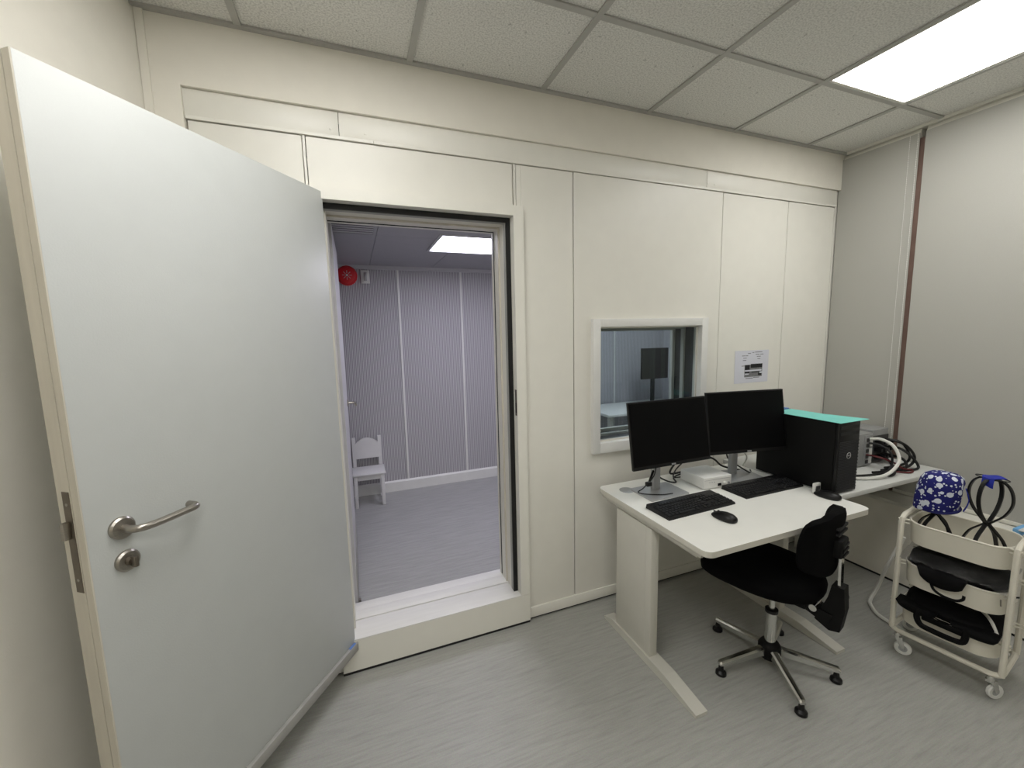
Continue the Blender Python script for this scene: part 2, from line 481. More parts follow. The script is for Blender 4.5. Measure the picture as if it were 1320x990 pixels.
for y0, y1 in ((1.62, 1.875), (.26, 1.30), (-.84, .2), (-2.13, -.9)):
    box('shutter_panel', BROWN, wd, 3.13, 3.15, y0, y1, .56, 2.52)

# ceiling: slab, tiles and grid bars
ce = thing('ceiling', 'suspended ceiling of speckled mineral tiles in a grey grid', 'ceiling', (1, 0, CZ), kind='structure')
box('slab', PLASTER, ce, -1.9, 3.4, YB, D + .1, CZ + .06, CZ + .1)
LAMPS = {(7, 1), (7, 2), (3, 1), (3, 2), (3, 4), (3, 5)}      # grid cells (column, row) taken by lamps
xs = TX + [XR + .08]; ys = [D] + TY
full = None
for i in range(len(xs) - 1):
    for j in range(len(ys)):
        y1 = ys[j]; y0 = ys[j + 1] if j + 1 < len(ys) else YB
        if (i, j) in LAMPS: continue
        x0, x1 = xs[i], xs[i + 1]
        whole = abs(x1 - x0 - .6) < .01 and abs(y1 - y0 - .6) < .01
        if whole and full:
            o = full.copy(); col.objects.link(o)
        else:
            bb = B().box(0, x1 - x0 - .004, 0, y1 - y0 - .004, 0, .014)
            o = bb.build('ceiling_tile', TILE, ce, smooth=False, local=True)
            if whole: full = o
        o.location = (Vector((x0 + .002, y0 + .002, CZ + .004)) * S) - ce.location
for x in TX: box('grid_bar', GRID, ce, x - .012, x + .012, YB, D, CZ - .004, CZ + .003)
for k, y in enumerate(TY):
    for i in range(len(xs) - 1):
        box('grid_bar', GRID, ce, xs[i] + .012, xs[i + 1] - (.012 if i < len(xs) - 2 else 0), y - .012, y + .012, CZ - .003, CZ + .003)
box('edge_angle', GRID, ce, -.66, XR + .08, D - .022, D, CZ - .005, CZ + .003)
box('edge_angle', TRIM, ce, XR - .005, XR + .08, YB, D - .022, CZ - .012, CZ + .003)


def office_lamp(cx, y0, y1, label):
    x0, x1 = cx - .288, cx + .288
    t = thing('ceiling_light', label, 'ceiling light', (cx, (y0 + y1) / 2, CZ - .002), group='recessed office lamps')
    b = B(); w = .012
    b.box(x0, x0 + w, y0, y1, CZ - .001, CZ + .05); b.box(x1 - w, x1, y0, y1, CZ - .001, CZ + .05)
    b.box(x0 + w, x1 - w, y0, y0 + w, CZ - .001, CZ + .05); b.box(x0 + w, x1 - w, y1 - w, y1, CZ - .001, CZ + .05)
    b.build('frame', TRIM, t, smooth=False)
    box('diffuser', LAMPM, t, x0 + w, x1 - w, y0 + w, y1 - w, CZ + .001, CZ + .006)
    box('housing', TRIM, t, x0 + w, x1 - w, y0 + w, y1 - w, CZ + .04, CZ + .05)


office_lamp((TX[7] + TX[8]) / 2, TY[2] + .012, TY[0] - .012, 'bright rectangular ceiling lamp at the upper right near the blinds')
office_lamp((TX[3] + TX[4]) / 2, TY[2] + .012, TY[0] - .012, 'unseen rectangular ceiling lamp added overhead in front of the open door')  # above the frame; added to brighten the left wall and upper front wall
office_lamp((TX[3] + TX[4]) / 2, TY[5] + .012, TY[3] - .012, 'unseen rectangular ceiling lamp added far behind the viewer')  # out of view; added to lift the lower left wall


# ------------------------------------------------------------ booth door frame
fr = thing('trim_1', 'cream stepped booth door frame with black seals and raised white sill', 'door frame', (.325, P0, 0), kind='structure')
JX0, JX1, JZ = -.085, .735, 2.072
FY = 1.852
def jamb(name, m, inset0, inset1, y0, y1, z0=.165, left=False):
    """one ring step (left, right, head) between two insets from the opening edge"""
    a0, a1 = JX0 + inset0, JX0 + inset1; c0, c1 = JX1 - inset1, JX1 - inset0; h0, h1 = JZ - inset1, JZ - inset0
    bb = B()
    if left: bb.box(min(a0, a1), max(a0, a1), y0, y1, z0, h1)
    bb.box(c0, c1, y0, y1, z0, h1); bb.box(a1 if left else JX0, c0, y0, y1, h0, h1)
    return bb.build(name, m, fr, smooth=False)
bb = B(); bb.box(DX0, JX0, FY, P1, .165, DZ1); bb.box(JX1, DX1, FY, P1, .165, DZ1); bb.box(JX0, JX1, FY, P1, JZ, DZ1); bb.build('outer_frame', PANEL, fr, smooth=False)
box('sill_front', PANEL, fr, DX0, DX1, FY, P0 + .02, .016, .163)
box('floor_gap', RUBBER, fr, DX0, DX1, FY + .006, P0 + .02, 0, .016)
jamb('door_stop', TRIM, 0, .022, 1.908, P1)
box('hinge_stop', TRIM, fr, JX0, JX0 + .012, 1.93, P1, .168, JZ)
jamb('rubber_seal', RUBBER, .0005, .0225, 1.898, 1.908)
jamb('grey_seal', GREYSEAL, .020, .0245, 1.906, 1.93, .17)
jamb('inner_stop', TRIM, .022, .029, 2.0, P1 + .003)
jamb('inner_edge', DOOREDGE, .0225, .0305, 1.993, 2.0, .172)
jamb('inner_seal', RUBBER, .0285, .032, 2.06, 2.066, .18)
box('sill_plate', SILLM, fr, DX0 + .05, DX1 - .05, FY, 1.985, .163, .168, .001)
box('sill_plate', SILLM, fr, DX0 + .05, DX1 - .05, 1.988, 2.06, .163, .172, .001)
box('sill_plate', SILLM, fr, DX0 + .05, DX1 - .05, 2.063, 2.125, .10, .169, .001)
box('sill_core', SILLM, fr, DX0, DX1, P0 + .02, 2.06, 0, .163)
sp = box('strike_plate', DARKSTEEL, fr, JX1 - .0015, JX1, 1.858, 1.878, 1.12, 1.25)
box('strike_hole', RUBBER, sp, JX1 - .002, JX1 - .0012, 1.861, 1.873, 1.135, 1.185)

# ------------------------------------------------------------ outer door leaf (open)
A = Vector((-.077, 1.858, 0)); Bp = Vector((-.588, 1.160, 0))
dd = (Bp - A).normalized(); ang = math.atan2(dd.y, dd.x)      # local x runs from hinge to free edge
d1 = thing('door_1', 'heavy white booth door standing open with a steel lever handle', 'door', (A.x, A.y, 0), ang, kind='structure')
# local y: the visible face is at y = 0 and the leaf extends to y < 0 (checked against the view side)
LT = .068
L = .865
side = -1
box('leaf', DOORM, d1, 0, L - .002, -LT, 0, .155, 2.10, .0015, local=True)
box('edge_strip', DOOREDGE, d1, L - .002, L + .002, -LT, -.024, .155, 2.099, local=True)
box('edge_strip', DOOREDGE, d1, L - .002, L + .001, -.0225, 0, .155, 2.099, local=True)
lk = box('lock_plate', DARKSTEEL, d1, L + .002, L + .0035, -.049, -.027, .955, 1.195, local=True)
box('latch', STEEL, lk, L + .003, L + .016, -.050, -.036, 1.085, 1.125, .002, local=True)
for z in (.985, 1.165): B().lathe((L + .0035, -.038, z), [(.004, 0), (.003, .001)], 8, 'x').build('screw', STEEL, lk, local=True)
bs = box('bottom_seal', GREYSEAL, d1, .0, L, 0, .016, .118, .157, .002, local=True)
box('drop_bar', TRIM, d1, 0, L, -LT + .006, -.0005, .125, .155, local=True)
box('seal_sticker', BLUECARD, bs, .012, .05, .002, .013, .1575, .1585, local=True)
hz, hx = 1.082, .797
hd = B().lathe((hx, 0, hz), [(.027, 0), (.027, .006), (.023, .010), (.012, .011)], 28, 'y').build('handle_rose', STEEL, d1, local=True)
B().tube(spline([(hx, .009, hz), (hx, .035, hz), (hx - .012, .052, hz), (hx - .05, .056, hz - .001), (hx - .105, .056, hz + .0), (hx - .135, .054, hz), (hx - .146, .043, hz), (hx - .146, .018, hz)], 6), .0088, 12).build('lever', STEEL, hd, local=True)
cy = B().lathe((hx - .002, 0, .998), [(.026, 0), (.026, .006), (.022, .010), (.010, .011)], 28, 'y').build('thumb_turn_rose', STEEL, d1, local=True)
b = B(); b.lathe((hx - .002, .010, .998), [(.011, 0), (.010, .012)], 16, 'y'); b.box(hx - .006, hx + .003, .02, .036, .986, 1.012, .002); b.build('thumb_turn', DARKSTEEL, cy, local=True)
# lever on the hidden face
h2 = B().lathe((hx, -LT, hz), [(.012, -.011), (.023, -.010), (.027, -.006), (.027, 0)], 24, 'y').build('handle_rose', STEEL, d1, local=True)
B().tube(spline([(hx, -LT - .009, hz), (hx, -LT - .032, hz), (hx - .012, -LT - .045, hz), (hx - .13, -LT - .045, hz)], 6), .0088, 10).build('lever', STEEL, h2, local=True)

# ------------------------------------------------------------ booth interior
BX0, BX1, BYF, BF, BC = -.7, 3.36, 3.83, .10, 2.135
f2 = B().box(BX0, BX1, 2.062, BYF + .1, 0, BF).build('floor_booth', BFLOOR, smooth=False)
tag(f2, 'grey vinyl floor inside the booth beyond the sill', 'floor', kind='structure')
bw = thing('wall_booth_back', 'ribbed lilac grey acoustic wall at the rear of the booth', 'wall', (.6, BYF, BF), kind='structure')
st = [BX0, -.166, .404, .974, 1.544, 2.114, 2.684, BX1]
for i in range(len(st) - 1):
    box('acoustic_panel', RIB, bw, st[i], st[i + 1], BYF, BYF + .05, BF, BC)
for x in st[1:-1]:
    box('joint_strip', WHITEP, bw, x - .008, x + .008, BYF - .008, BYF, BF + .10, BC - .03)
bbz = B().prism([(BYF, BF), (BYF - .016, BF), (BYF - .014, BF + .085), (BYF, BF + .1)], BX0, BX1, 'x').build('baseboard_booth', WHITEP, smooth=False)
tag(bbz, 'white skirting along the rear wall of the booth', 'baseboard', kind='structure')
box('cove', BOOTHW, bw, BX0, BX1, BYF - .03, BYF, BC - .03, BC)
for nm, x0, x1, lab in (('wall_booth_left', BX0 - .05, BX0, 'ribbed grey booth wall hidden behind the open inner door'), ('wall_booth_right', BX1, BX1 + .05, 'ribbed grey booth wall at the far end seen through the window')):
    tag(box(nm, BOOTHW, None, x0, x1, 2.0, BYF + .1, 0, BC + .1), lab, 'wall', kind='structure')
bc = thing('ceiling_booth', 'grey metal panel ceiling inside the booth', 'ceiling', (.6, 3, BC), kind='structure')
cs = [BX0, -.36, .172, .705, 1.238, 1.771, 2.304, 2.837, BX1]
box('slab', BCEIL, bc, BX0 - .05, BX1 + .05, P0 + .05, BYF + .1, BC + .07, BC + .1)
VENT = (-.34, .15, 2.40, 2.68); BL = (.535, 1.045, 2.55, 3.06); BL2 = (2.32, 2.82, 2.55, 3.06)
for i in range(len(cs) - 1):
    for y0, y1 in ((P1, 2.69), (2.69, BYF)):
        x0, x1 = cs[i], cs[i + 1]
        ax0, ax1, ay0, ay1 = x0 + .0015, x1 - .0015, y0 + .0015, y1 - .0015
        hole = None
        for h in (VENT, BL, BL2):
            if h[0] < ax1 and h[1] > ax0 and h[2] < ay1 and h[3] > ay0: hole = (max(h[0], ax0), min(h[1], ax1), max(h[2], ay0), min(h[3], ay1))
        q = B()
        if hole:
            a, c_, e, g = hole
            for u in ((ax0, a, ay0, ay1), (c_, ax1, ay0, ay1), (a, c_, ay0, e), (a, c_, g, ay1)):
                if u[1] - u[0] > .002 and u[3] - u[2] > .002: q.box(*u, BC, BC + .02)
        else: q.box(ax0, ax1, ay0, ay1, BC, BC + .02)
        q.build('ceiling_panel', BCEIL, bc, smooth=False)
vt = thing('air_vent', 'grey slatted air vent in the booth ceiling by the door', 'vent', (-.1, 2.54, BC + .003))
for k in range(6):
    y = VENT[2] + .010 + k * .047
    box('slat', BOOTHW, vt, VENT[0], VENT[1], y, y + .022, BC, BC + .003)
box('backing', INSTRD, vt, VENT[0], VENT[1], VENT[2], VENT[3], BC + .012, BC + .016)
def booth_lamp(BL, label):
    x0, x1, y0, y1 = BL; w = .018
    bl = thing('booth_light', label, 'ceiling light', ((x0 + x1) / 2, (y0 + y1) / 2, BC - .005), group='booth lamps')
    q = B()
    q.box(x0, x0 + w, y0, y1, BC - .008, BC + .02); q.box(x1 - w, x1, y0, y1, BC - .008, BC + .02); q.box(x0 + w, x1 - w, y0, y0 + w, BC - .008, BC + .02); q.box(x0 + w, x1 - w, y1 - w, y1, BC - .008, BC + .02)
    q.build('frame', BOOTHW, bl, smooth=False)
    box('diffuser', BLAMPM, bl, x0 + w, x1 - w, y0 + w, y1 - w, BC - .003, BC + .002)
    box('housing', BOOTHW, bl, x0 + w, x1 - w, y0 + w, y1 - w, BC + .015, BC + .02)
booth_lamp(BL, 'square glowing lamp panel in the booth ceiling seen through the doorway')
booth_lamp(BL2, 'unseen square lamp panel added over the table end of the booth')  # hidden from view, added to light the booth behind the window

# inner door, swung into the booth
d2 = thing('door_2', 'white inner booth door swung inward with a small lever', 'door', (-.085, 2.13, BF), kind='structure')
box('leaf', BOOTHW, d2, -.118, -.061, 2.135, 2.93, BF + .012, 2.06, .0015)
box('kick_plate', GREYSEAL, d2, -.061, -.0585, 2.15, 2.9, BF + .012, BF + .22)
hh = B().lathe((-.061, 2.86, 1.10), [(.024, 0), (.022, .008)], 18, 'x').build('handle_rose', STEEL, d2)
B().tube(spline([(-.056, 2.86, 1.10), (-.023, 2.86, 1.10), (-.012, 2.85, 1.10), (-.010, 2.76, 1.10)], 5), .008, 8).build('lever', STEEL, hh)
B().box(-.059, -.046, 2.16, 2.18, BF + .02, BF + .06, .002).build('floor_bolt', STEEL, d2)

# red alarm and call point on the rear wall
al = thing('alarm_sounder', 'round red alarm sounder high on the booth rear wall', 'alarm', (-.012, BYF - .05, 1.965))
B().lathe((-.012, BYF, 2.045), [(.045, -.055), (.066, -.05), (.082, -.03), (.082, 0)], 28, 'y').build('housing', RED, al)
for k in range(8):
    a = k * math.pi / 4
    c0 = Vector((-.012, BYF - .056, 2.045)); u = Vector((math.cos(a), 0, math.sin(a))); v = Vector((-u.z, 0, u.x))
    B().tube([c0 + u * .016, c0 + u * .038], .0022, 6).build('ray_mark', PRINT, al)
B().lathe((-.012, BYF - .054, 2.045), [(.010, -.003), (.010, 0)], 12, 'y').build('centre_mark', PRINT, al)
cp = thing('call_point', 'small white wall switch beside the red alarm', 'switch', (.138, BYF - .03, 1.99))
box('plate', WHITEP, cp, .098, .168, BYF - .02, BYF, 1.985, 2.095, .004)
box('rocker', SILVER, cp, .122, .146, BYF - .032, BYF - .02, 2.005, 2.078, .003)

# white child chair
ch = thing('child_chair', 'small white wooden child chair inside the booth', 'chair', (.05, 3.66, BF))
x0, x1, yf, yb = -.068, .176, 3.535, 3.79
for x in (x0, x1 - .028):
    box('front_leg', CHAIRW, ch, x, x + .028, yf, yf + .028, BF, BF + .275, .003)
    B().hexa([(x, yb - .028, BF), (x + .028, yb - .028, BF), (x + .028, yb, BF), (x, yb, BF), (x, yb - .012, BF + .55), (x + .028, yb - .012, BF + .55), (x + .028, yb + .014, BF + .55), (x, yb + .014, BF + .55)]).build('back_post', CHAIRW, ch, smooth=False)
    box('side_rail', CHAIRW, ch, x + .006, x + .022, yf + .028, yb - .028, BF + .235, BF + .275)
    box('side_stretcher', CHAIRW, ch, x + .008, x + .02, yf + .028, yb - .028, BF + .07, BF + .09)
box('front_rail', CHAIRW, ch, x0 + .028, x1 - .028, yf + .006, yf + .022, BF + .235, BF + .275)
box('seat', CHAIRW, ch, x0 - .012, x1 + .012, yf - .012, yb - .03, BF + .275, BF + .293, .006)
pts = [(x0 + .028, BF + .36), (x1 - .028, BF + .36)] + [(x1 - .028 - (x1 - x0 - .056) * k / 10, BF + .50 + .045 * math.sin(math.pi * k / 10)) for k in range(11)]
B().prism(pts, yb - .02, yb - .004, 'y').build('backrest', CHAIRW, ch, smooth=False)

# table and monitor deep in the booth (seen through the window)
tb = thing('booth_table', 'white table inside the booth seen through the window', 'table', (2.7, 3.5, BF))
box('table_top', DESKTOP, tb, 2.2, 3.3, 3.22, 3.78, .72, .745, .004)
for x in (2.24, 3.24):
    for y in (3.26, 3.72):
        box('leg', DESKLEG, tb, x, x + .04, y, y + .04, BF, .72)
bmn = thing('booth_monitor', 'dark monitor on the table inside the booth', 'monitor', (2.95, 3.55, .745))
box('panel', BLACKP, bmn, 2.80, 3.14, 3.50, 3.53, 1.02, 1.345, .004)
box('stand_post', BLACKP, bmn, 2.95, 2.99, 3.53, 3.55, .755, 1.15)
box('base', BLACKP, bmn, 2.87, 3.07, 3.45, 3.62, .745, .757, .003)
bkb = B().box(2.62, 2.84, 3.36, 3.46, .745, .762, .003)
loose('booth_keyboard', bkb, BLACKP, 'dark keyboard on the table inside the booth', 'keyboard')

# ------------------------------------------------------------ booth window
wn = thing('window_1', 'square triple-glazed booth window with a white frame', 'window', (1.56, P0, WZ0), kind='structure')
ix0, ix1, iz0, iz1 = 1.213, 1.904, .924, 1.549
for (a, b_, c, d) in ((WX0, ix0, WZ0, WZ1), (ix1, WX1, WZ0, WZ1), (ix0, ix1, WZ0, iz0), (ix0, ix1, iz1, WZ1)):
    box('window_frame', WHITEP, wn, a, b_, 1.850, P0 + .02, c, d, .002)
for k, (y, w, m) in enumerate(((1.895, .008, TRIM), (1.99, .016, DESKLEG), (2.075, .022, TRIM))):
    q = B(); q.box(ix0 - .004, ix0 + w, y - .012, y + .012, iz0, iz1); q.box(ix1 - w, ix1 + .004, y - .012, y + .012, iz0, iz1)
    q.box(ix0 + w, ix1 - w, y - .012, y + .012, iz0, iz0 + w); q.box(ix0 + w, ix1 - w, y - .012, y + .012, iz1 - w, iz1)
    q.build('glazing_bead', m, wn, smooth=False)
q = B()
for y0, y1 in ((1.907, 1.978), (2.002, 2.063)):
    q.box(1.205, ix0 + .003, y0, y1, .92, 1.553); q.box(ix1 - .003, 1.91, y0, y1, .92, 1.553); q.box(ix0, ix1, y0, y1, 1.546, 1.555); q.box(ix0, ix1, y0, y1, .918, .927)
q.build('reveal_lining', INSTRD, wn, smooth=False)
for y in (1.893, 2.075):
    q = B(); v = [q.bm.verts.new(p) for p in ((ix0, y, iz0), (ix1, y, iz0), (ix1, y, iz1), (ix0, y, iz1))]; q.bm.faces.new(v)
    q.build('pane', GLASS, wn, smooth=False)

# ------------------------------------------------------------ notice on the panel
nt = thing('wall_notice', 'printed paper notice taped to the booth panel above the monitors', 'notice', (2.33, P0 - .001, 1.186))
NX0, NX1, NZ0, NZ1 = 2.200, 2.492, 1.183, 1.388
NYp = P0 - .0008
box('sheet', PAPER, nt, NX0, NX1, NYp - .0006, NYp, NZ0, NZ1)
def pr(m, u0, u1, v0, v1, k=0, nm='print_mark'):
    W_, H_ = NX1 - NX0, NZ1 - NZ0; y = NYp - .0008 - .0002 * k
    box(nm, m, nt, NX0 + u0 * W_, NX0 + u1 * W_, y - .0001, y, NZ0 + v0 * H_, NZ0 + v1 * H_)
for u0, u1, v in ((.37, .46, .90), (.50, .56, .92), (.58, .80, .93), (.60, .72, .86), (.74, .84, .86), (.64, .76, .795), (.66, .75, .725), (.20, .30, .83), (.31, .38, .83), (.24, .34, .76), (.23, .33, .69), (.20, .30, .52), (.33, .55, .13), (.56, .74, .145)):
    pr(PGREY, u0, u1, v, v + .02)
for a in ((PGREY, .29, .82, .18, .56, 0), (PBLACK, .30, .44, .40, .55, 1), (PBLACK, .47, .82, .46, .58, 1), (PAPER, .30, .80, .355, .40, 1), (PBLACK, .70, .80, .22, .30, 1), (PAPER, .74, .82, .28, .33, 2), (PAPER, .30, .42, .255, .29, 1), (PBLACK, .30, .44, .30, .345, 1), (PBLACK, .50, .78, .31, .34, 1)):
    pr(a[0], *a[1:5], a[5] + 1, 'photo_patch')

# ------------------------------------------------------------ roller blinds
def blind(y0, y1, label, chains):
    t = thing('roller_blind', label, 'blind', (XR, (y0 + y1) / 2, .51), group='roller blinds on the right')
    box('fabric', BLIND, t, XR, XR + .003, y0, y1, .525, 2.60)
    box('bottom_bar', TRIM, t, XR - .005, XR + .009, y0, y1, .503, .525, .003)
    B().lathe((XR + .035, 0, 2.605), [(.026, y0), (.026, y1)], 14, 'y').build('roller_tube', TRIM, t)
    for yc, zb in chains:
        q = B(); n_ = 150
        for k in range(n_):
            z = 2.59 - (2.59 - zb) * k / n_
            bmesh.ops.create_icosphere(q.bm, subdivisions=1, radius=.0024, matrix=Matrix.Translation((XR - .012, yc, z)))
        q.tube([(XR - .012, yc, 2.6), (XR - .012, yc, zb)], .0008, 5)
        tag(q.build('bead_chain', WHITEP, t), kind='stuff')
blind(1.463, P0 - .004, 'narrow cream roller blind between the booth corner and the brown slit', [(1.502, .88), (1.466, .75)])
blind(-.2, 1.438, 'wide cream roller blind right of the brown slit', [])
blind(-2.19, -.23, 'wide cream roller blind behind the viewer', [(-.26, .9)])

# ------------------------------------------------------------ desk
TZ = .715
dk = thing('desk', 'white height adjustable desk on two grey T legs', 'desk', (1.63, 1.42, 0))
X0, X1, Y0, Y1 = 1.153, 2.112, 1.06, 1.785
b = B(); b.prism(rrect((X1 - X0) / 2, (Y1 - Y0) / 2, .035, 6, (X0 + X1) / 2, (Y0 + Y1) / 2), TZ - .0012, TZ); b.build('desk_top', DESKTOP, dk)
b = B(); b.prism(rrect((X1 - X0) / 2, (Y1 - Y0) / 2, .035, 6, (X0 + X1) / 2, (Y0 + Y1) / 2), TZ - .024, TZ - .0012); b.build('edge_band', DESKEDGE, dk)
B().lathe((1.262, 1.682, TZ), [(.038, 0), (.038, .0012), (.034, .0018)], 28).build('cable_grommet', SILVER, dk)
for x, s_ in ((1.195, 1), (2.045, -1)):
    cl = box('leg_column', DESKLEG, dk, x - .022, x + .022, 1.385, 1.645, .03, TZ - .06, .006)
    box('column_inset', DESKLEG, cl, x - .0225, x + .0225, 1.42, 1.428, .04, TZ - .065)
    B().prism([(1.10, 0), (1.735, 0), (1.735, .012), (1.66, .04), (1.28, .04), (1.10, .014)], x - .03, x + .03, 'x').build('leg_foot', DESKLEG, dk, smooth=False)
    box('support_rail', DESKLEG, dk, x - .02, x + .02, 1.13, 1.73, TZ - .06, TZ - .024, .004)
box('cross_beam', DESKLEG, dk, 1.217, 2.023, 1.50, 1.56, TZ - .06, TZ - .026, .003)
box('side_rail', DESKLEG, dk, X0 + .008, X0 + .02, 1.10, 1.75, TZ - .04, TZ - .024)

ct = thing('counter_table', 'pale grey side counter right of the desk under the blinds', 'table', (2.58, 1.54, 0))
b = B(); b.box(2.118, 3.045, 1.205, 1.862, TZ - .026, TZ, .004); b.build('counter_top', COUNTER, ct)
box('wall_cleat', DESKLEG, ct, 2.3, 3.0, 1.835, 1.862, TZ - .07, TZ - .026)
box('leg', DESKLEG, ct, 2.80, 2.84, 1.80, 1.84, 0, TZ - .026)
box('leg', DESKLEG, ct, 2.16, 2.20, 1.80, 1.84, 0, TZ - .026)


# ------------------------------------------------------------ monitors
def monitor(label, cx, cy, w, h, zb, zt, rz, post):
    t = thing('monitor', label, 'monitor', (cx, cy, TZ), rz, group='desk monitors')
    tl = .05 / (zt - zb)                   # lean
    def sl(y, z): return (z - zb) * tl - .025 + y
    def slab(x0, x1, y0, y1, z0, z1):
        q = B(); q.hexa([(x0, sl(y0, z0), z0 - TZ), (x1, sl(y0, z0), z0 - TZ), (x1, sl(y1, z0), z0 - TZ), (x0, sl(y1, z0), z0 - TZ), (x0, sl(y0, z1), z1 - TZ), (x1, sl(y0, z1), z1 - TZ), (x1, sl(y1, z1), z1 - TZ), (x0, sl(y1, z1), z1 - TZ)])
        return q
    slab(-w / 2, w / 2, 0, .012, zb, zt).build('bezel', BLACKP, t, smooth=False, local=True)
    slab(-w / 2 + .006, w / 2 - .006, -.0012, .001, zb + .016, zt - .006).build('screen', SCREEN, t, smooth=False, local=True)
    slab(-w / 2 + .06, w / 2 - .06, .012, .036, zb + .03, zt - .06).build('back_cover', BLACKM, t, smooth=False, local=True)
    slab(-.012, .012, -.0022, -.001, zb + .003, zb + .010).build('badge', GREYSTAND, t, smooth=False, local=True)
    px, py = post
    pst = B().prism(rrect(.022, .014, .007, 4, px, py), .006, .30).build('stand_post', GREYSTAND, t, local=True)
    box('stand_head', GREYSTAND, t, px - .035, px + .035, .012, py - .013, .24, .31, .004, local=True)
    B().prism(rrect(.116, .085, .008, 3, px, py - .03), 0, .008).build('stand_base', GREYSTAND, t, local=True)
    return t
m1 = monitor('dark monitor in front of the booth window, left of the pair', 1.393, 1.525, .464, .31, .884, 1.194, 0, (0.0, .10))
m2 = monitor('dark monitor turned toward the desk seat, beside the black computer tower', 1.884, 1.516, .458, .31, .888, 1.202, math.radians(-10), (.03, .127))


# ------------------------------------------------------------ keyboards and mice
def keyboard(label, cx, cy, rz):
    t = thing('keyboard', label, 'keyboard', (cx, cy, TZ), rz, group='black keyboards on the desk')
    w, d = .40, .145
    b = B(); b.hexa([(-w / 2, -d / 2, 0), (w / 2, -d / 2, 0), (w / 2, d / 2, 0), (-w / 2, d / 2, 0), (-w / 2 + .002, -d / 2 + .002, .010), (w / 2 - .002, -d / 2 + .002, .010), (w / 2 - .002, d / 2 - .002, .020), (-w / 2 + .002, d / 2 - .002, .020)])
    b.build('case', BLACKP, t, smooth=False, local=True)
    q = B(); kp = .0172
    def zk(y): return .010 + (y + d / 2) / d * .010
    def key(x, y, kw=1, kh=1):
        a = kp * .43
        x0, x1 = x - a - 0, x + a + kp * (kw - 1); y0, y1 = y - a, y + a + kp * (kh - 1)
        i = .0016
        q.hexa([(x0, y0, zk(y0)), (x1, y0, zk(y0)), (x1, y1, zk(y1)), (x0, y1, zk(y1)), (x0 + i, y0 + i, zk(y0) + .005), (x1 - i, y0 + i, zk(y0) + .005), (x1 - i, y1 - i, zk(y1) + .005), (x0 + i, y1 - i, zk(y1) + .005)])
    ox, oy = -w / 2 + .016, -d / 2 + .018
    for r_, off in ((1, .4), (2, .25), (3, .1), (4, 0)):
        key(ox, oy + r_ * kp, 1 + off * .9)
        for k in range(1, 14): key(ox + (k + off) * kp, oy + r_ * kp, 1 + (.9 - off if k == 13 else 0))
    for k in range(0, 15):
        if k != 1: key(ox + k * kp, oy + 5.4 * kp)
    for k, kw in ((0, 1.2), (1.3, 1.1), (2.6, 1.1), (3.9, 5.4), (9.6, 1.1), (10.9, 1.1), (12.2, 1.1), (13.5, 1.4)): key(ox + k * kp, oy, kw)
    for k in range(3):
        key(ox + (15.3 + k) * kp, oy); key(ox + (15.3 + k) * kp, oy + 3 * kp); key(ox + (15.3 + k) * kp, oy + 4 * kp); key(ox + (15.3 + k) * kp, oy + 5.4 * kp)
    key(ox + 16.3 * kp, oy + kp)
    for k in range(4):
        for r_ in range(5): key(ox + (18.6 + k) * kp, oy + r_ * kp)
    tag(q.build('keys', KEYM, t, smooth=False, local=True), kind='stuff')
    return t
k1 = keyboard('black keyboard in front of the left monitor, beside the near mouse', 1.409, 1.402, math.radians(2))
k2 = keyboard('black keyboard in front of the right monitor, by the computer tower', 1.905, 1.428, math.radians(0))


def mouse(label, cx, cy, rz):
    t = thing('mouse', label, 'mouse', (cx, cy, TZ), rz, group='black mice on the desk')
    rl = []
    for z, sc_ in ((0, .92), (.004, 1.0), (.012, .99), (.020, .9), (.027, .7), (.031, .4), (.032, .1)):
        ring = []
        for k in range(24):
            a = 2 * math.pi * k / 24; y = math.sin(a); x = math.cos(a)
            wx = .030 * (1 - .12 * y) * math.copysign(abs(x) ** .85, x); wy = .056 * math.copysign(abs(y) ** .9, y)
            ring.append((wx * sc_, wy * sc_ - (.008 * (z / .032)), z * (1 - .25 * max(0, y * sc_))))
        rl.append(ring)
    B().rings(rl).build('shell', BLACKP, t, local=True)
    B().lathe((0, .024, .0235), [(.0045, -.003), (.006, -.002), (.006, .002), (.0045, .003)], 12, 'x').build('scroll_wheel', KEYM, t, local=True)
    box('button_seam', KEYM, t, -.0006, .0006, .028, .048, .015, .0215, local=True)
    return t
mouse('black mouse beside the left keyboard', 1.437, 1.247, math.radians(8))
mouse('black mouse by the computer tower behind the chair backrest', 2.068, 1.222, math.radians(8))

# ------------------------------------------------------------ white control box
wbx = thing('control_box', 'small white electronics box between the two monitor stands', 'device', (1.70, 1.60, TZ), math.radians(-3))
box('case', WHITEP, wbx, -.088, .088, -.085, .085, .004, .062, .003, local=True)
for x in (-.07, .07):
    for y in (-.068, .068): B().lathe((x, y, 0), [(.007, 0), (.007, .005)], 10).build('foot', BLACKP, wbx, local=True)
box('front_seam', SILVER, wbx, -.084, .084, -.0858, -.0848, .048, .0495, local=True)
for k, x in enumerate((-.055, -.04, -.025)): box('indicator', SILVER, wbx, x, x + .007, -.0862, -.0848, .034, .037, local=True)
box('socket', BLACKP, wbx, .000, .022, -.0865, -.084, .012, .026, local=True)
B().lathe((.045, -.085, .022), [(.009, -.012), (.010, -.008), (.010, 0)], 16, 'y').build('knob', WHITEP, wbx, local=True)
B().lathe((.068, -.085, .022), [(.006, -.006), (.006, 0)], 12, 'y').build('jack', SILVER, wbx, local=True)

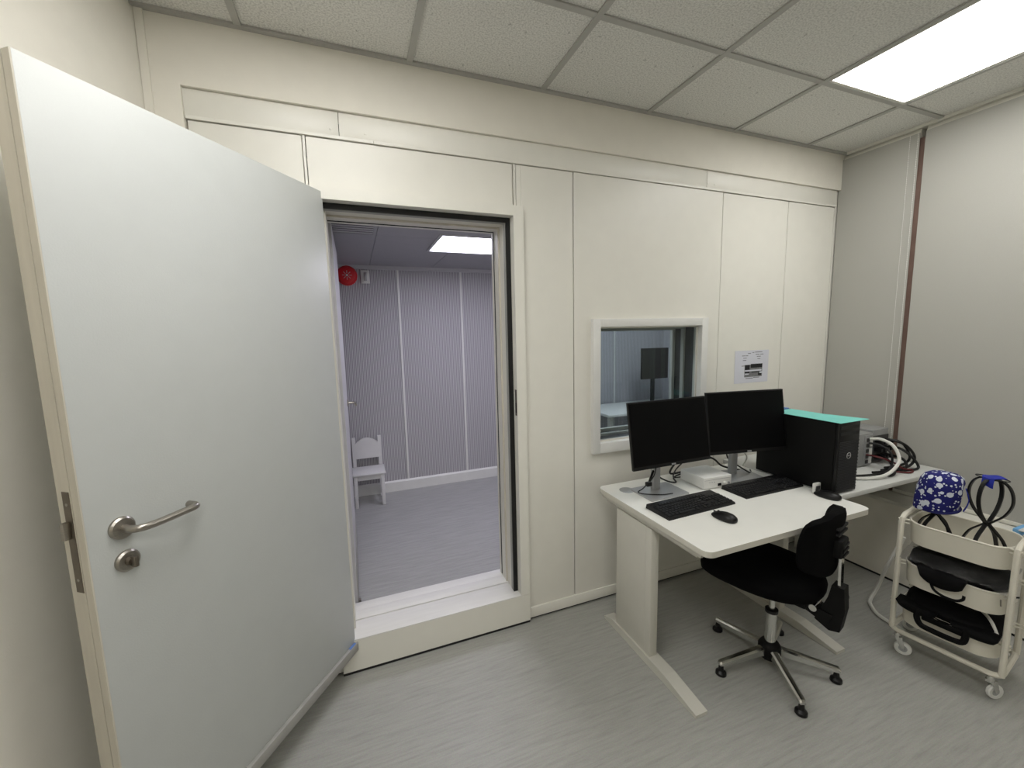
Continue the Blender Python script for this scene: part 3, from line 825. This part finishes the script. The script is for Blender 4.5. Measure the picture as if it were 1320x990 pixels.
# ------------------------------------------------------------ computer tower
pc = thing('computer_tower', 'black computer tower standing at the right end of the desk', 'computer', (2.19, 1.42, TZ))
PX0, PX1, PY0, PY1, PZ = 2.116, 2.276, 1.212, 1.635, 1.072
box('case', BLACKM, pc, PX0, PX1, PY0 + .022, PY1, TZ + .006, PZ, .004)
box('front_bezel', BLACKP, pc, PX0 + .001, PX1 - .001, PY0 + .006, PY0 + .022, TZ + .006, PZ - .001, .003)
for x in (PX0 + .015, PX1 - .035):
    for y in (PY0 + .04, PY1 - .06): box('foot', RUBBER, pc, x, x + .02, y, y + .03, TZ, TZ + .007)
# perforated grille: rows of small raised cells
q = B()
for r_ in range(30):
    for k in range(19):
        x = PX0 + .012 + k * .0077 + (.0038 if r_ % 2 else 0); z = TZ + .018 + r_ * .0083
        q.box(x - .0026, x + .0026, PY0 + .004, PY0 + .0062, z - .0022, z + .0022)
tag(q.build('front_grille', mat('grille_plastic', (52, 52, 54), .5), pc, smooth=False), kind='stuff')
box('drive_bay', KEYM, pc, PX0 + .012, PX1 - .012, PY0 + .004, PY0 + .007, PZ - .065, PZ - .05)
box('port_strip', KEYM, pc, PX0 + .012, PX1 - .012, PY0 + .004, PY0 + .007, PZ - .035, PZ - .02)
lg = B(); cxl, czl = (PX0 + PX1) / 2, TZ + .19
ring = [(cxl + .0145 * math.cos(a * math.pi / 14), PY0 + .002, czl + .0145 * math.sin(a * math.pi / 14)) for a in range(28)]
lg.tube(ring, .0011, 6, closed=True)
lgo = lg.build('round_badge', PRINT, pc)
tc_ = bpy.data.curves.new('badge_text', 'FONT'); tc_.body = 'DELL'; tc_.size = .0098 * S; tc_.align_x = 'CENTER'; tc_.align_y = 'CENTER'; tc_.extrude = .0003
to = bpy.data.objects.new('badge_text', tc_); col.objects.link(to)
bpy.context.view_layer.update()
me_t = bpy.data.meshes.new_from_object(to.evaluated_get(bpy.context.evaluated_depsgraph_get()))
bpy.data.objects.remove(to); me_t.materials.clear(); me_t.materials.append(PRINT)
tx = bpy.data.objects.new('badge_lettering', me_t); col.objects.link(tx); tx.parent = lgo
tx.rotation_euler = (math.pi / 2, 0, 0); tx.location = Vector((cxl, PY0 + .002, czl)) * S - pc.location

fo = B(); fo.prism([(2.104, 1.205), (2.322, 1.208), (2.268, 1.38), (2.262, 1.55), (2.104, 1.55)], PZ, PZ + .002)
loose('folder', fo, TEAL, 'pale teal card folder lying on the computer tower', 'folder')
fo = B().box(2.115, 2.25, 1.555, 1.63, PZ, PZ + .008, .001)
loose('booklet', fo, BLUECARD, 'blue booklet on the rear of the computer tower behind the teal folder', 'booklet')

tm = thing('desk_timer', 'tiny white square display clock leaning on the computer tower', 'timer', (2.098, 1.30, TZ))
box('case', WHITEP, tm, 2.058, 2.104, 1.272, 1.286, TZ, TZ + .05, .005)
box('display', INSTRD, tm, 2.066, 2.096, 1.2706, 1.2725, TZ + .014, TZ + .036)
ub = B().box(2.094, 2.102, 1.225, 1.24, TZ, TZ + .018, .002)
loose('usb_stick', ub, WHITEP, 'tiny white plug standing by the far mouse', 'plug')

# ------------------------------------------------------------ instruments with cables
ia = thing('instrument', 'grey metal instrument box behind the computer tower', 'instrument', (2.72, 1.52, TZ), group='instruments on the counter')
box('case', INSTR, ia, 2.60, 2.775, 1.42, 1.66, TZ + .006, TZ + .195, .003)
box('front_plate', SILVER, ia, 2.70, 2.772, 1.416, 1.42, TZ + .012, TZ + .185)
for k in range(5): box('front_socket', INSTRD, ia, 2.715 + .0, 2.735, 1.412, 1.417, TZ + .02 + k * .032, TZ + .04 + k * .032)
for k in range(3): box('front_module', WHITEP, ia, 2.742, 2.765, 1.412, 1.417, TZ + .02 + k * .05, TZ + .055 + k * .05)
box('side_vent', INSTRD, ia, 2.615, 2.63, 1.4185, 1.42, TZ + .12, TZ + .14)
for x in (2.61, 2.75): box('foot', RUBBER, ia, x, x + .02, 1.45, 1.63, TZ, TZ + .007)
ib = thing('instrument', 'grey instrument box with many black plugs beside the blinds', 'instrument', (2.9, 1.55, TZ), group='instruments on the counter')
box('case', INSTR, ib, 2.815, 2.965, 1.44, 1.66, TZ + .006, TZ + .200, .003)
box('front_plate', INSTRD, ib, 2.82, 2.96, 1.436, 1.441, TZ + .012, TZ + .165)
for x in (2.82, 2.93): box('foot', RUBBER, ib, x, x + .02, 1.47, 1.63, TZ, TZ + .007)
for k in range(4):
    for j in range(3): box('plug', BLACKP, ib, 2.828 + k * .033, 2.848 + k * .033, 1.40, 1.437, TZ + .03 + j * .045, TZ + .052 + j * .045, .002)

def cable(pts, r, m, label, group=None, nm='cable', n=7):
    return loose(nm, B().tube(spline(pts, n), r, 7), m, label, 'cable', group)
cable([(2.735, 1.41, .88), (2.74, 1.36, .888), (2.735, 1.30, .865), (2.715, 1.26, .80), (2.62, 1.25, .747), (2.52, 1.27, .7255), (2.40, 1.32, .7255)], .0085, CABLEW, 'thick white cable looping from the grey instrument over the counter')
cab_lab = ['black cable arching highest from the plugged instrument to the counter', 'black cable looping out nearest to the blinds', 'black cable coiled flat at the counter end', 'black cable curling low in front of the plugged instrument', 'black cable hanging from the middle plugs']
cps = [
    [(2.84, 1.40, .862), (2.87, 1.36, .875), (2.95, 1.31, .85), (3.0, 1.29, .78), (2.97, 1.30, .728), (2.86, 1.32, .7222), (2.78, 1.33, .7222)],
    [(2.87, 1.40, .862), (2.90, 1.35, .87), (2.98, 1.33, .84), (3.02, 1.32, .77), (3.0, 1.335, .728), (2.90, 1.345, .7222), (2.85, 1.35, .7222)],
    [(2.90, 1.40, .82), (2.93, 1.34, .82), (2.98, 1.29, .78), (2.99, 1.265, .728), (2.91, 1.275, .7222), (2.85, 1.29, .7222), (2.88, 1.31, .7222)],
    [(2.84, 1.40, .77), (2.83, 1.34, .76), (2.80, 1.28, .73), (2.74, 1.262, .7222), (2.72, 1.275, .7222), (2.80, 1.30, .7222), (2.70, 1.33, .7222)],
    [(2.90, 1.40, .77), (2.92, 1.33, .77), (2.95, 1.30, .745), (2.92, 1.295, .7222), (2.82, 1.31, .7222)],
]
for lab, p_ in zip(cab_lab, cps): cable([(x - .075 * min(1, i / 2), y, z) for i, (x, y, z) in enumerate(p_)], .0068, CABLEB, lab, 'black cables on the counter')
cable([(2.71, 1.41, .79), (2.715, 1.35, .79), (2.76, 1.30, .765), (2.80, 1.28, .735), (2.86, 1.265, .7205), (2.80, 1.25, .7205), (2.74, 1.30, .7205)], .0045, CABLER, 'thin dark red cable in front of the instruments')
cable([(2.715, 1.405, .86), (2.73, 1.35, .855), (2.74, 1.31, .82), (2.73, 1.30, .75), (2.66, 1.30, .7222), (2.50, 1.33, .7222), (2.40, 1.38, .7222)], .006, CABLEB, 'black cable running from the grey instrument toward the computer tower', 'black cables on the counter')

# monitor cables on the desk
cable([(1.40, 1.60, .89), (1.405, 1.64, .84), (1.43, 1.66, .78), (1.50, 1.66, .735), (1.56, 1.66, .7196), (1.60, 1.72, .7196), (1.70, 1.75, .7196), (1.86, 1.73, .7196)], .0042, CABLEB, 'black cable drooping right from the left monitor stand across the desk', 'monitor cables')
cable([(1.38, 1.60, .87), (1.36, 1.60, .80), (1.30, 1.60, .75), (1.275, 1.61, .729), (1.29, 1.58, .7275), (1.36, 1.54, .7275), (1.42, 1.53, .7275)], .0028, CABLEB, 'thin black cable lying over the left monitor base', 'monitor cables')
cable([(1.56, 1.57, .892), (1.565, 1.63, .83), (1.58, 1.69, .77), (1.60, 1.72, .7195), (1.66, 1.71, .7195), (1.70, 1.70, .7195)], .0035, CABLEB, 'black cable hanging below the gap between the two monitors', 'monitor cables')
cable([(1.70, 1.74, .735), (1.60, 1.75, .735), (1.68, 1.765, .80), (1.80, 1.76, .815), (1.88, 1.72, .79), (1.92, 1.69, .75), (2.02, 1.66, .72)], .0055, CABLEB, 'thick black cable arching behind the white control box', 'monitor cables')
cable([(1.90, 1.65, .86), (1.93, 1.66, .80), (1.97, 1.62, .76), (2.03, 1.60, .722), (2.08, 1.64, .7195)], .004, CABLEB, 'black cable dropping beside the right monitor stand', 'monitor cables')
cable([(1.93, 1.665, .83), (1.96, 1.65, .82), (2.02, 1.64, .83), (2.06, 1.65, .79), (2.07, 1.68, .735)], .004, CABLEW, 'white cable bridging from the right monitor stand to the tower', 'monitor cables')
cg = B(); cg.tube(spline([(1.345, 1.585, .835), (1.31, 1.56, .815), (1.283, 1.54, .80)], 5), .006, 7)
cg.box(1.262, 1.290, 1.525, 1.545, .786, .806, .003)
o = cg.build('display_plug', BLACKP, m1)

# ------------------------------------------------------------ task chair
TH = math.asin(.27)
tc = thing('task_chair', 'black task chair on chrome five-star glide base at the desk', 'chair', (1.679, 1.184, 0), TH)
for k in range(5):
    a = math.radians(27.0 + 72 * k) - TH
    u = Vector((math.cos(a), math.sin(a), 0)); v = Vector((-u.y, u.x, 0))
    def P(r_, w_, z): return u * r_ + v * w_ + Vector((0, 0, z))
    q = B(); rl = []
    for r_, w_, z0, z1 in ((.035, .017, .062, .098), (.15, .0155, .056, .082), (.255, .0135, .050, .068), (.262, .010, .050, .062)):
        rl.append([P(r_, -w_, z0), P(r_, w_, z0), P(r_, w_, z1 - .006), P(r_, w_ * .55, z1), P(r_, -w_ * .55, z1), P(r_, -w_, z1 - .006)])
    q.rings(rl); leg = q.build('base_arm', CHROME, tc, local=True, ang=25)
    c0 = P(.250, 0, 0)
    B().lathe(c0, [(.018, 0), (.023, .003), (.022, .014), (.012, .022), (.009, .05)], 16).build('glide', BLACKP, leg, local=True)
B().lathe((0, 0, 0), [(.022, .035), (.040, .042), (.046, .06), (.046, .095), (.036, .112), (.026, .118)], 24).build('hub', BLACKM, tc, local=True)
B().lathe((0, 0, 0), [(.0225, .10), (.0225, .262)], 24).build('column_sleeve', CHROME, tc, local=True)
B().lathe((0, 0, 0), [(.026, .258), (.026, .272), (.020, .275)], 24).build('column_collar', BLACKP, tc, local=True)
B().lathe((0, 0, 0), [(.0125, .27), (.0125, .39)], 16).build('piston', CHROME, tc, local=True)
SW, SLn = .212, .232
rl = []
for z, sc_ in ((.408, .80), (.413, .93), (.426, .99), (.448, 1.0), (.466, .97), (.475, .90), (.478, .75), (.475, .4), (.474, .05)):
    ring = []
    for k in range(40):
        a = 2 * math.pi * k / 40; x, y = math.cos(a), math.sin(a)
        pw = .55 if y > 0 else .8; ex = math.copysign(abs(x) ** pw, x); ey = math.copysign(abs(y) ** pw, y)
        wid = SW * (1 - .10 * max(0, -ey))
        yy = ey * SLn * sc_
        ring.append((wid * ex * sc_, yy + .045, z - .012 * max(0, yy / SLn) ** 3 + .008 * abs(ex * sc_) ** 2))
    rl.append(ring)
B().rings(rl).build('seat', CHAIRFAB, tc, local=True, ang=60)
box('seat_plate', BLACKM, tc, -.085, .085, -.15, .13, .386, .412, .006, local=True)
lv = B().tube(spline([(.05, .02, .384), (.17, .03, .380), (.215, .035, .377)], 4), .005, 8).build('height_lever', BLACKP, tc, local=True)
B().hexa([(-.03, -.21, .33), (.03, -.21, .33), (.03, -.10, .37), (-.03, -.10, .37), (-.03, -.225, .38), (.03, -.225, .38), (.03, -.10, .396), (-.03, -.10, .396)]).build('back_bracket', BLACKM, tc, smooth=False, local=True)
B().lathe((0, -.16, .38), [(.014, -.036), (.014, .036)], 14, 'x').build('tilt_pin', CHROME, tc, local=True)
q = B(); q.prism([(-.215, .31), (-.165, .335), (-.205, .45), (-.215, .505), (-.255, .505), (-.262, .41), (-.25, .32)], -.026, .026, 'x'); q.build('back_housing', BLACKM, tc, smooth=False, local=True)
B().lathe((.0, -.235, .44), [(.012, .026), (.020, .035), (.021, .05), (.016, .055)], 16, 'x').build('adjust_knob', BLACKP, tc, local=True)
B().hexa([(-.018, -.241, .50), (.018, -.241, .50), (.018, -.232, .50), (-.018, -.232, .50), (-.016, -.236, .66), (.016, -.236, .66), (.016, -.227, .66), (-.016, -.227, .66)]).build('back_strut', CHROME, tc, smooth=False, local=True)
BZ0, BZ1, BWd = .54, .79, .165
def bk(u, v, t):
    x = (u * 2 - 1); a = abs(x)
    zb = BZ0 + .055 * a ** 3; zt = BZ1 - .03 * a ** 6 + (.015 * max(0, 1 - (a / .5) ** 6) if a < .5 else 0)
    z = zb + (zt - zb) * v
    cv = .058 * a ** 1.7
    edge = min(1, 5 * (1 - a)) ** .5 * min(1, 6 * min(v, 1 - v) + .35) ** .6
    y = -.205 + cv + .012 * math.sin(v * math.pi) * 1 - .02 * (v - .5)
    th = .027 * edge
    return Vector((x * BWd * (1 - .06 * a * a), y + (th if t else -th), z))
B().grid(lambda u, v: bk(u, v, 0), 26, 14, lambda u, v: bk(u, v, 1)).build('backrest', CHAIRFAB, tc, local=True, ang=50)
bsh = box('back_carrier', BLACKM, tc, -.04, .04, -.243, -.205, .625, .70, .008, local=True)
for k in range(3): box('carrier_rib', BLACKP, bsh, -.032, .032, -.247, -.243, .632 + k * .02, .641 + k * .02, local=True)
for z in (.72, .742): box('back_slot', RUBBER, tc, -.05, .05, -.2335, -.222, z, z + .009, local=True)

# ------------------------------------------------------------ trolley
va, vb = Vector((2.279, 1.032)), Vector((2.331, .696))
ux = (vb - va).normalized(); TA = math.atan2(ux.y, ux.x)
HX, HY = .170, .128
ctr = (va + vb) / 2 + Vector((-ux.y, ux.x)) * HY
tr = thing('utility_trolley', 'cream metal three-tier trolley on casters at the right', 'trolley', (ctr.x, ctr.y, 0), TA)
base = [(x, y, .112) for x, y in rrect(HX, HY, .035, 6)]
B().tube(base, .0105, 8, closed=True).build('base_frame', CARTW, tr, local=True)
for s_ in (-1, 1):
    arch = [(s_ * HX, -HY + .012, .112), (s_ * HX, -HY + .012, .62), (s_ * HX, -HY + .02, .645), (s_ * HX, -HY + .045, .658), (s_ * HX, HY - .045, .658), (s_ * HX, HY - .02, .645), (s_ * HX, HY - .012, .62), (s_ * HX, HY - .012, .112)]
    B().tube(arch, .0105, 8).build('side_frame', CARTW, tr, local=True)
TRAYS = [(.545, .640), (.350, .445), (.158, .250)]
for z0, z1 in TRAYS:
    hx, hy = HX - .014, HY - .004
    q = B(); R = []
    for z, i in ((z0, .004), (z1, 0)): R.append([(x, y, z) for x, y in rrect(hx - i, hy - i, .075, 8)])
    for z, i in ((z1, .003), (z0 + .004, .008)): R.append([(x, y, z) for x, y in rrect(hx - i, hy - i, .075, 8)])
    q.rings(R); ty = q.build('tray', CARTW, tr, local=True)
    B().tube([(x, y, z1) for x, y in rrect(hx, hy, .075, 8)], .0042, 6, closed=True).build('tray_rim', CARTW, ty, local=True)
    for sx in (-1, 1):
        for sy in (-1, 1):
            for dz in (-.010, -.026): B().tube([(sx * (HX - .022), sy * (HY - .03), z1 + dz + .012), (sx * (HX + .013), sy * (HY - .016), z1 + dz + .012)], .0038, 6).build('hook', CARTW, ty, local=True)
for k, (sx, sy, wa) in enumerate(((-1, -1, 20), (1, -1, 60), (1, 1, 100), (-1, 1, 200))):
    cx, cy = sx * (HX - .025), sy * (HY - .005)
    B().lathe((cx, cy, 0), [(.012, .078), (.014, .085), (.010, .102)], 14).build('caster_stem', CHROME, tr, local=True)
    a = math.radians(wa); f = Vector((math.cos(a), math.sin(a), 0)); n_ = Vector((-f.y, f.x, 0)); wc = Vector((cx, cy, .031)) + f * .022
    q = B()
    for s_ in (-1, 1):
        o_ = n_ * (.011 * s_)
        e = n_ * .0012
        top0, top1 = Vector((cx, cy, .086)) - f * .010 + o_, Vector((cx, cy, .086)) + f * .016 + o_
        bo0, bo1 = wc - f * .008 + o_, wc + f * .007 + o_
        q.hexa([bo0 - e, bo1 - e, bo1 + e, bo0 + e, top0 - e, top1 - e, top1 + e, top0 + e])
    q.box(cx - .012, cx + .012, cy - .012, cy + .012, .076, .086)
    fk = q.build('caster_fork', CHROME, tr, smooth=False, local=True)
    q = B(); R = []
    for r_, h in ((.016, -.007), (.028, -.008), (.031, -.004), (.031, .004), (.028, .008), (.016, .007)):
        R.append([wc + n_ * h + (f * math.cos(2 * math.pi * j / 24) + Vector((0, 0, math.sin(2 * math.pi * j / 24)))) * r_ for j in range(24)])
    R.append(R[0])
    q.rings(R, False, False); q.build('caster_wheel', WHITEP, fk, local=True)
    B().tube([wc - n_ * .005, wc + n_ * .005], .016, 16).build('wheel_hub', SILVER, fk, local=True)

def trolley_pt(x, y, z):
    c, s_ = math.cos(TA), math.sin(TA)
    return Vector((ctr.x + x * c - y * s_, ctr.y + x * s_ + y * c, z))

# wig stands in the top tray
def wig_stand(px, py, rz, label, hs):
    p = trolley_pt(px, py, .549)
    t = thing('wig_stand', label, 'stand', (p.x, p.y, p.z), TA + rz, group='wig stands in the trolley')
    H = .335 * hs
    for k in range(4):
        a = math.radians(45 + 90 * k); c, s_ = math.cos(a), math.sin(a)
        prof = [(.078, .004), (.074, .03), (.052, .085), (.020, .122), (.008, .138), (.020, .155), (.048, .19), (.066, .235), (.067, .275), (.055, .31), (.035, .328), (.012, H - .004)]
        path = spline([(r_ * c * (hs if z > .15 else 1), r_ * s_ * (hs if z > .15 else 1), min(z, .331) * hs) for r_, z in prof], 4)
        # flat plastic strip: tangential width, thin
        u = Vector((c, s_, 0)); v = Vector((-s_, c, 0)); R = []
        for i, q_ in enumerate(path):
            tn = (path[min(i + 1, len(path) - 1)] - path[max(i - 1, 0)]).normalized(); nn = tn.cross(v).normalized()
            w_ = .0062; h_ = .0030
            R.append([q_ + v * w_ + nn * h_, q_ - v * w_ + nn * h_, q_ - v * w_ - nn * h_, q_ + v * w_ - nn * h_])
        B().rings(R).build('strip', BLACKP, t, local=True, ang=60)
    B().lathe((0, 0, 0), [(.012, .130 * hs), (.013, .138 * hs), (.012, .147 * hs)], 12).build('waist_ring', BLACKP, t, local=True)
    B().lathe((0, 0, 0), [(.022, H - .006), (.024, H - .002), (.020, H + .002)], 16).build('top_disc', BLACKP, t, local=True)
    return t, p
w1, p1 = wig_stand(-.088, -.004, .35, 'black wig stand under the dotted blue cap in the trolley', .92)
w2, p2 = wig_stand(.064, .0, .5, 'bare black wig stand with a small blue cloth on top in the trolley', 1)
# cap over the first stand
cp_ = thing('surgical_cap', 'blue cloth cap with white dots hanging over the left wig stand', 'cap', (p1.x, p1.y, p1.z + .132), TA + .2)
R = []
for z, sc_ in ((.028, 1.02), (.035, 1.05), (.07, 1.06), (.11, 1.05), (.15, .99), (.172, .88), (.184, .66), (.189, .3), (.190, .04)):
    ring = []
    for k in range(36):
        a = 2 * math.pi * k / 36
        wob = 1 + .035 * math.sin(5 * a + z * 40) * (1 if z < .16 else .4) + .02 * math.sin(11 * a)
        dip = -.012 * math.cos(a + 2.0) if z < .05 else 0
        ring.append((.069 * sc_ * wob * math.cos(a) + (z - .09) * .14, .069 * sc_ * wob * math.sin(a), z + dip + .006 * math.sin(3 * a) * (z < .06)))
    R.append(ring)
B().rings(R, cap0=False).build('crown', CAPBLUE, cp_, local=True, ang=80)
q = B(); q.tube([(.071 * math.cos(2 * math.pi * k / 36), .071 * math.sin(2 * math.pi * k / 36), .030 - .012 * math.cos(2 * math.pi * k / 36 + 2.0)) for k in range(36)], .0055, 6, closed=True)
q.build('hem_band', mat('navy_band', (16, 18, 84), .85, var=.1), cp_, local=True)
q = B(); q.grid(lambda u, v: Vector((.079 + .012 * math.sin(u * 3.1), -.012 + .024 * v, .03 + .10 * u)), 8, 2, lambda u, v: Vector((.082 + .012 * math.sin(u * 3.1), -.012 + .024 * v, .03 + .10 * u)))
q.build('tie_strap', BLUECL, cp_, local=True)
# blue cloth on the second stand
bc_ = thing('cloth_patch', 'small folded blue cloth hanging from the top of the bare wig stand', 'cloth', (p2.x, p2.y, p2.z + .30), TA - .2)
def cl(u, v, t):
    a = u * 2 - 1; s_ = v * 2 - 1
    y = -.040 + .065 * v
    x = a * (.022 + .012 * v)
    zz = .0405 - .004 * a * a + .003 * math.sin(6 * u + 4 * v)
    if v < .45:
        q_ = (.45 - v) / .45; y = -.028 - .006 * math.sin(q_ * 2); zz -= .036 * q_; x = a * .018
    return Vector((x, y, zz + (.0025 if t else 0)))
B().grid(lambda u, v: cl(u, v, 0), 10, 14, lambda u, v: cl(u, v, 1)).build('cloth', BLUECL, bc_, local=True, ang=60)
B().tube([(.0 + .05 * math.cos(t_), .05 * math.sin(t_) * .45, .036) for t_ in [2 * math.pi * k / 24 for k in range(24)]], .0022, 5, closed=True).build('elastic', BLACKP, bc_, local=True)

# bags
def bag_body(hx, hy, hz, cz, seed):
    q = B()
    q.blob((0, 0, cz), (hx, hy, hz), 32, 16, .62)
    for v in q.bm.verts:
        n_ = noise.noise_vector(Vector((v.co.x * 16 + seed, v.co.y * 16, v.co.z * 16)))
        v.co += n_ * .007
    return q
o = trolley_pt(0, 0, .354)
b1 = thing('black_bag', 'black zipped bag under clear film on the middle trolley tray', 'bag', (o.x, o.y, o.z), TA, group='black bags on the trolley')
bag_body(.152, .128, .036, .108, 3).build('body', BAGB, b1, local=True, ang=70)
def flap(u, v, t, x0, x1, top, drop, out):
    x = x0 + (x1 - x0) * u; e = math.sin(math.pi * min(1, max(0, u))) ** .35
    if v < .4: y = -.085 - .05 * (v / .4); z = top + .010 - .006 * (v / .4)
    else:
        q_ = (v - .4) / .6; y = -.135 - out * math.sin(q_ * 2.2); z = top + .004 - drop * q_ * e
    d_ = Vector((0, -.012, .010)) if t else Vector((0, 0, 0))
    return Vector((x, y, z)) + d_
B().grid(lambda u, v: flap(u, v, 0, -.095, .055, .099, .062, .012), 14, 10, lambda u, v: flap(u, v, 1, -.095, .055, .099, .062, .012)).build('front_pocket', BAGB, b1, local=True, ang=60)
B().tube(spline([(-.05, -.148, .06), (-.035, -.160, .035), (-.005, -.163, .022), (.030, -.162, .022), (.050, -.155, .034), (.052, -.148, .05)], 6), .0055, 7).build('handle', BAGB, b1, local=True)
B().tube([(.147, -.137, .085), (.15, -.140, .06)], .003, 6).build('zip_pull', STEEL, b1, local=True)
fs_ = B()
def fm(u, v):
    x = -.158 + .318 * u; y = .09 - .235 * v
    z = .498 + .012 * math.sin(math.pi * u) - .008 * u
    n_ = noise.noise(Vector((x * 22, y * 26, .3))) * .012 + noise.noise(Vector((x * 55, y * 48, 2))) * .009
    edge = max(0, (v - .62) / .38)
    z -= .034 * edge ** 1.5
    return trolley_pt(x, y, z + n_ + .007)
fs_.grid(fm, 80, 56)
loose('plastic_film', fs_, FILM, 'crumpled clear plastic film over the bag on the middle tray', 'plastic film')
o = trolley_pt(0, 0, .162)
b2 = thing('black_bag', 'black bag with stiff loop handle on the bottom trolley tray', 'bag', (o.x, o.y, o.z), TA, group='black bags on the trolley')
bag_body(.152, .128, .036, .100, 9).build('body', BAGB, b2, local=True, ang=70)
B().grid(lambda u, v: flap(u, v, 0, -.155, -.02, .098, .03, .008), 12, 8, lambda u, v: flap(u, v, 1, -.155, -.02, .098, .03, .008)).build('side_flap', BAGB, b2, local=True, ang=60)
B().grid(lambda u, v: flap(u, v, 0, .02, .155, .092, .026, .006), 12, 8, lambda u, v: flap(u, v, 1, .02, .155, .092, .026, .006)).build('side_flap', BAGB, b2, local=True, ang=60)
B().tube(spline([(-.075, -.140, .105), (-.08, -.155, .075), (-.065, -.160, .045), (-.03, -.162, .040), (.035, -.162, .040), (.065, -.160, .048), (.070, -.152, .08), (.065, -.14, .10)], 5), .0115, 8).build('handle', BAGB, b2, local=True)
B().box(-.065, .06, -.157, -.147, .066, .092, .004).build('handle_bridge', BAGB, b2, local=True)
B().grid(lambda u, v: Vector((-.05 + .1 * u, -.10 + .05 * v, .118 + .004 * math.sin(7 * u) - .01 * (1 - v))), 8, 4, lambda u, v: Vector((-.05 + .1 * u, -.10 + .05 * v, .121 + .004 * math.sin(7 * u) - .01 * (1 - v)))).build('grey_lining', GREYSTAND, b2, local=True)
hp = [trolley_pt(x, y, z) for x, y, z in ((.05, .06, .262), (.085, -.01, .30), (.12, -.065, .298), (.142, -.085, .262))]
loose('tube_loop', B().tube(spline(hp, 6), .006, 8), CABLEW, 'short pale tube arching above the bottom trolley bag', 'tube')

# hose and cable behind the trolley
cable([(2.63, 1.17, .42), (2.60, 1.21, .26), (2.60, 1.25, .10), (2.575, 1.265, .02), (2.535, 1.235, .0105), (2.49, 1.175, .0105), (2.47, 1.06, .0105)], .009, CABLEW, 'white hose curling down to the floor behind the trolley', nm='hose')
cable([(2.905, .75, .26), (2.91, .86, .20), (2.91, .95, .13), (2.905, 1.02, .05), (2.89, 1.08, .006)], .004, CABLEB, 'thin black cable hanging down the low wall behind the trolley')
pk = thing('mask_pack', 'pale blue and white packet lying on the window sill behind the trolley', 'packet', (2.97, .82, .5))
box('packet', PALEBLUE, pk, 2.93, 3.03, .70, .90, .5, .535, .006)
box('white_sheet', WHITEP, pk, 2.91, 3.03, .69, .875, .535, .54, .001)
print('objects', len(bpy.data.objects))
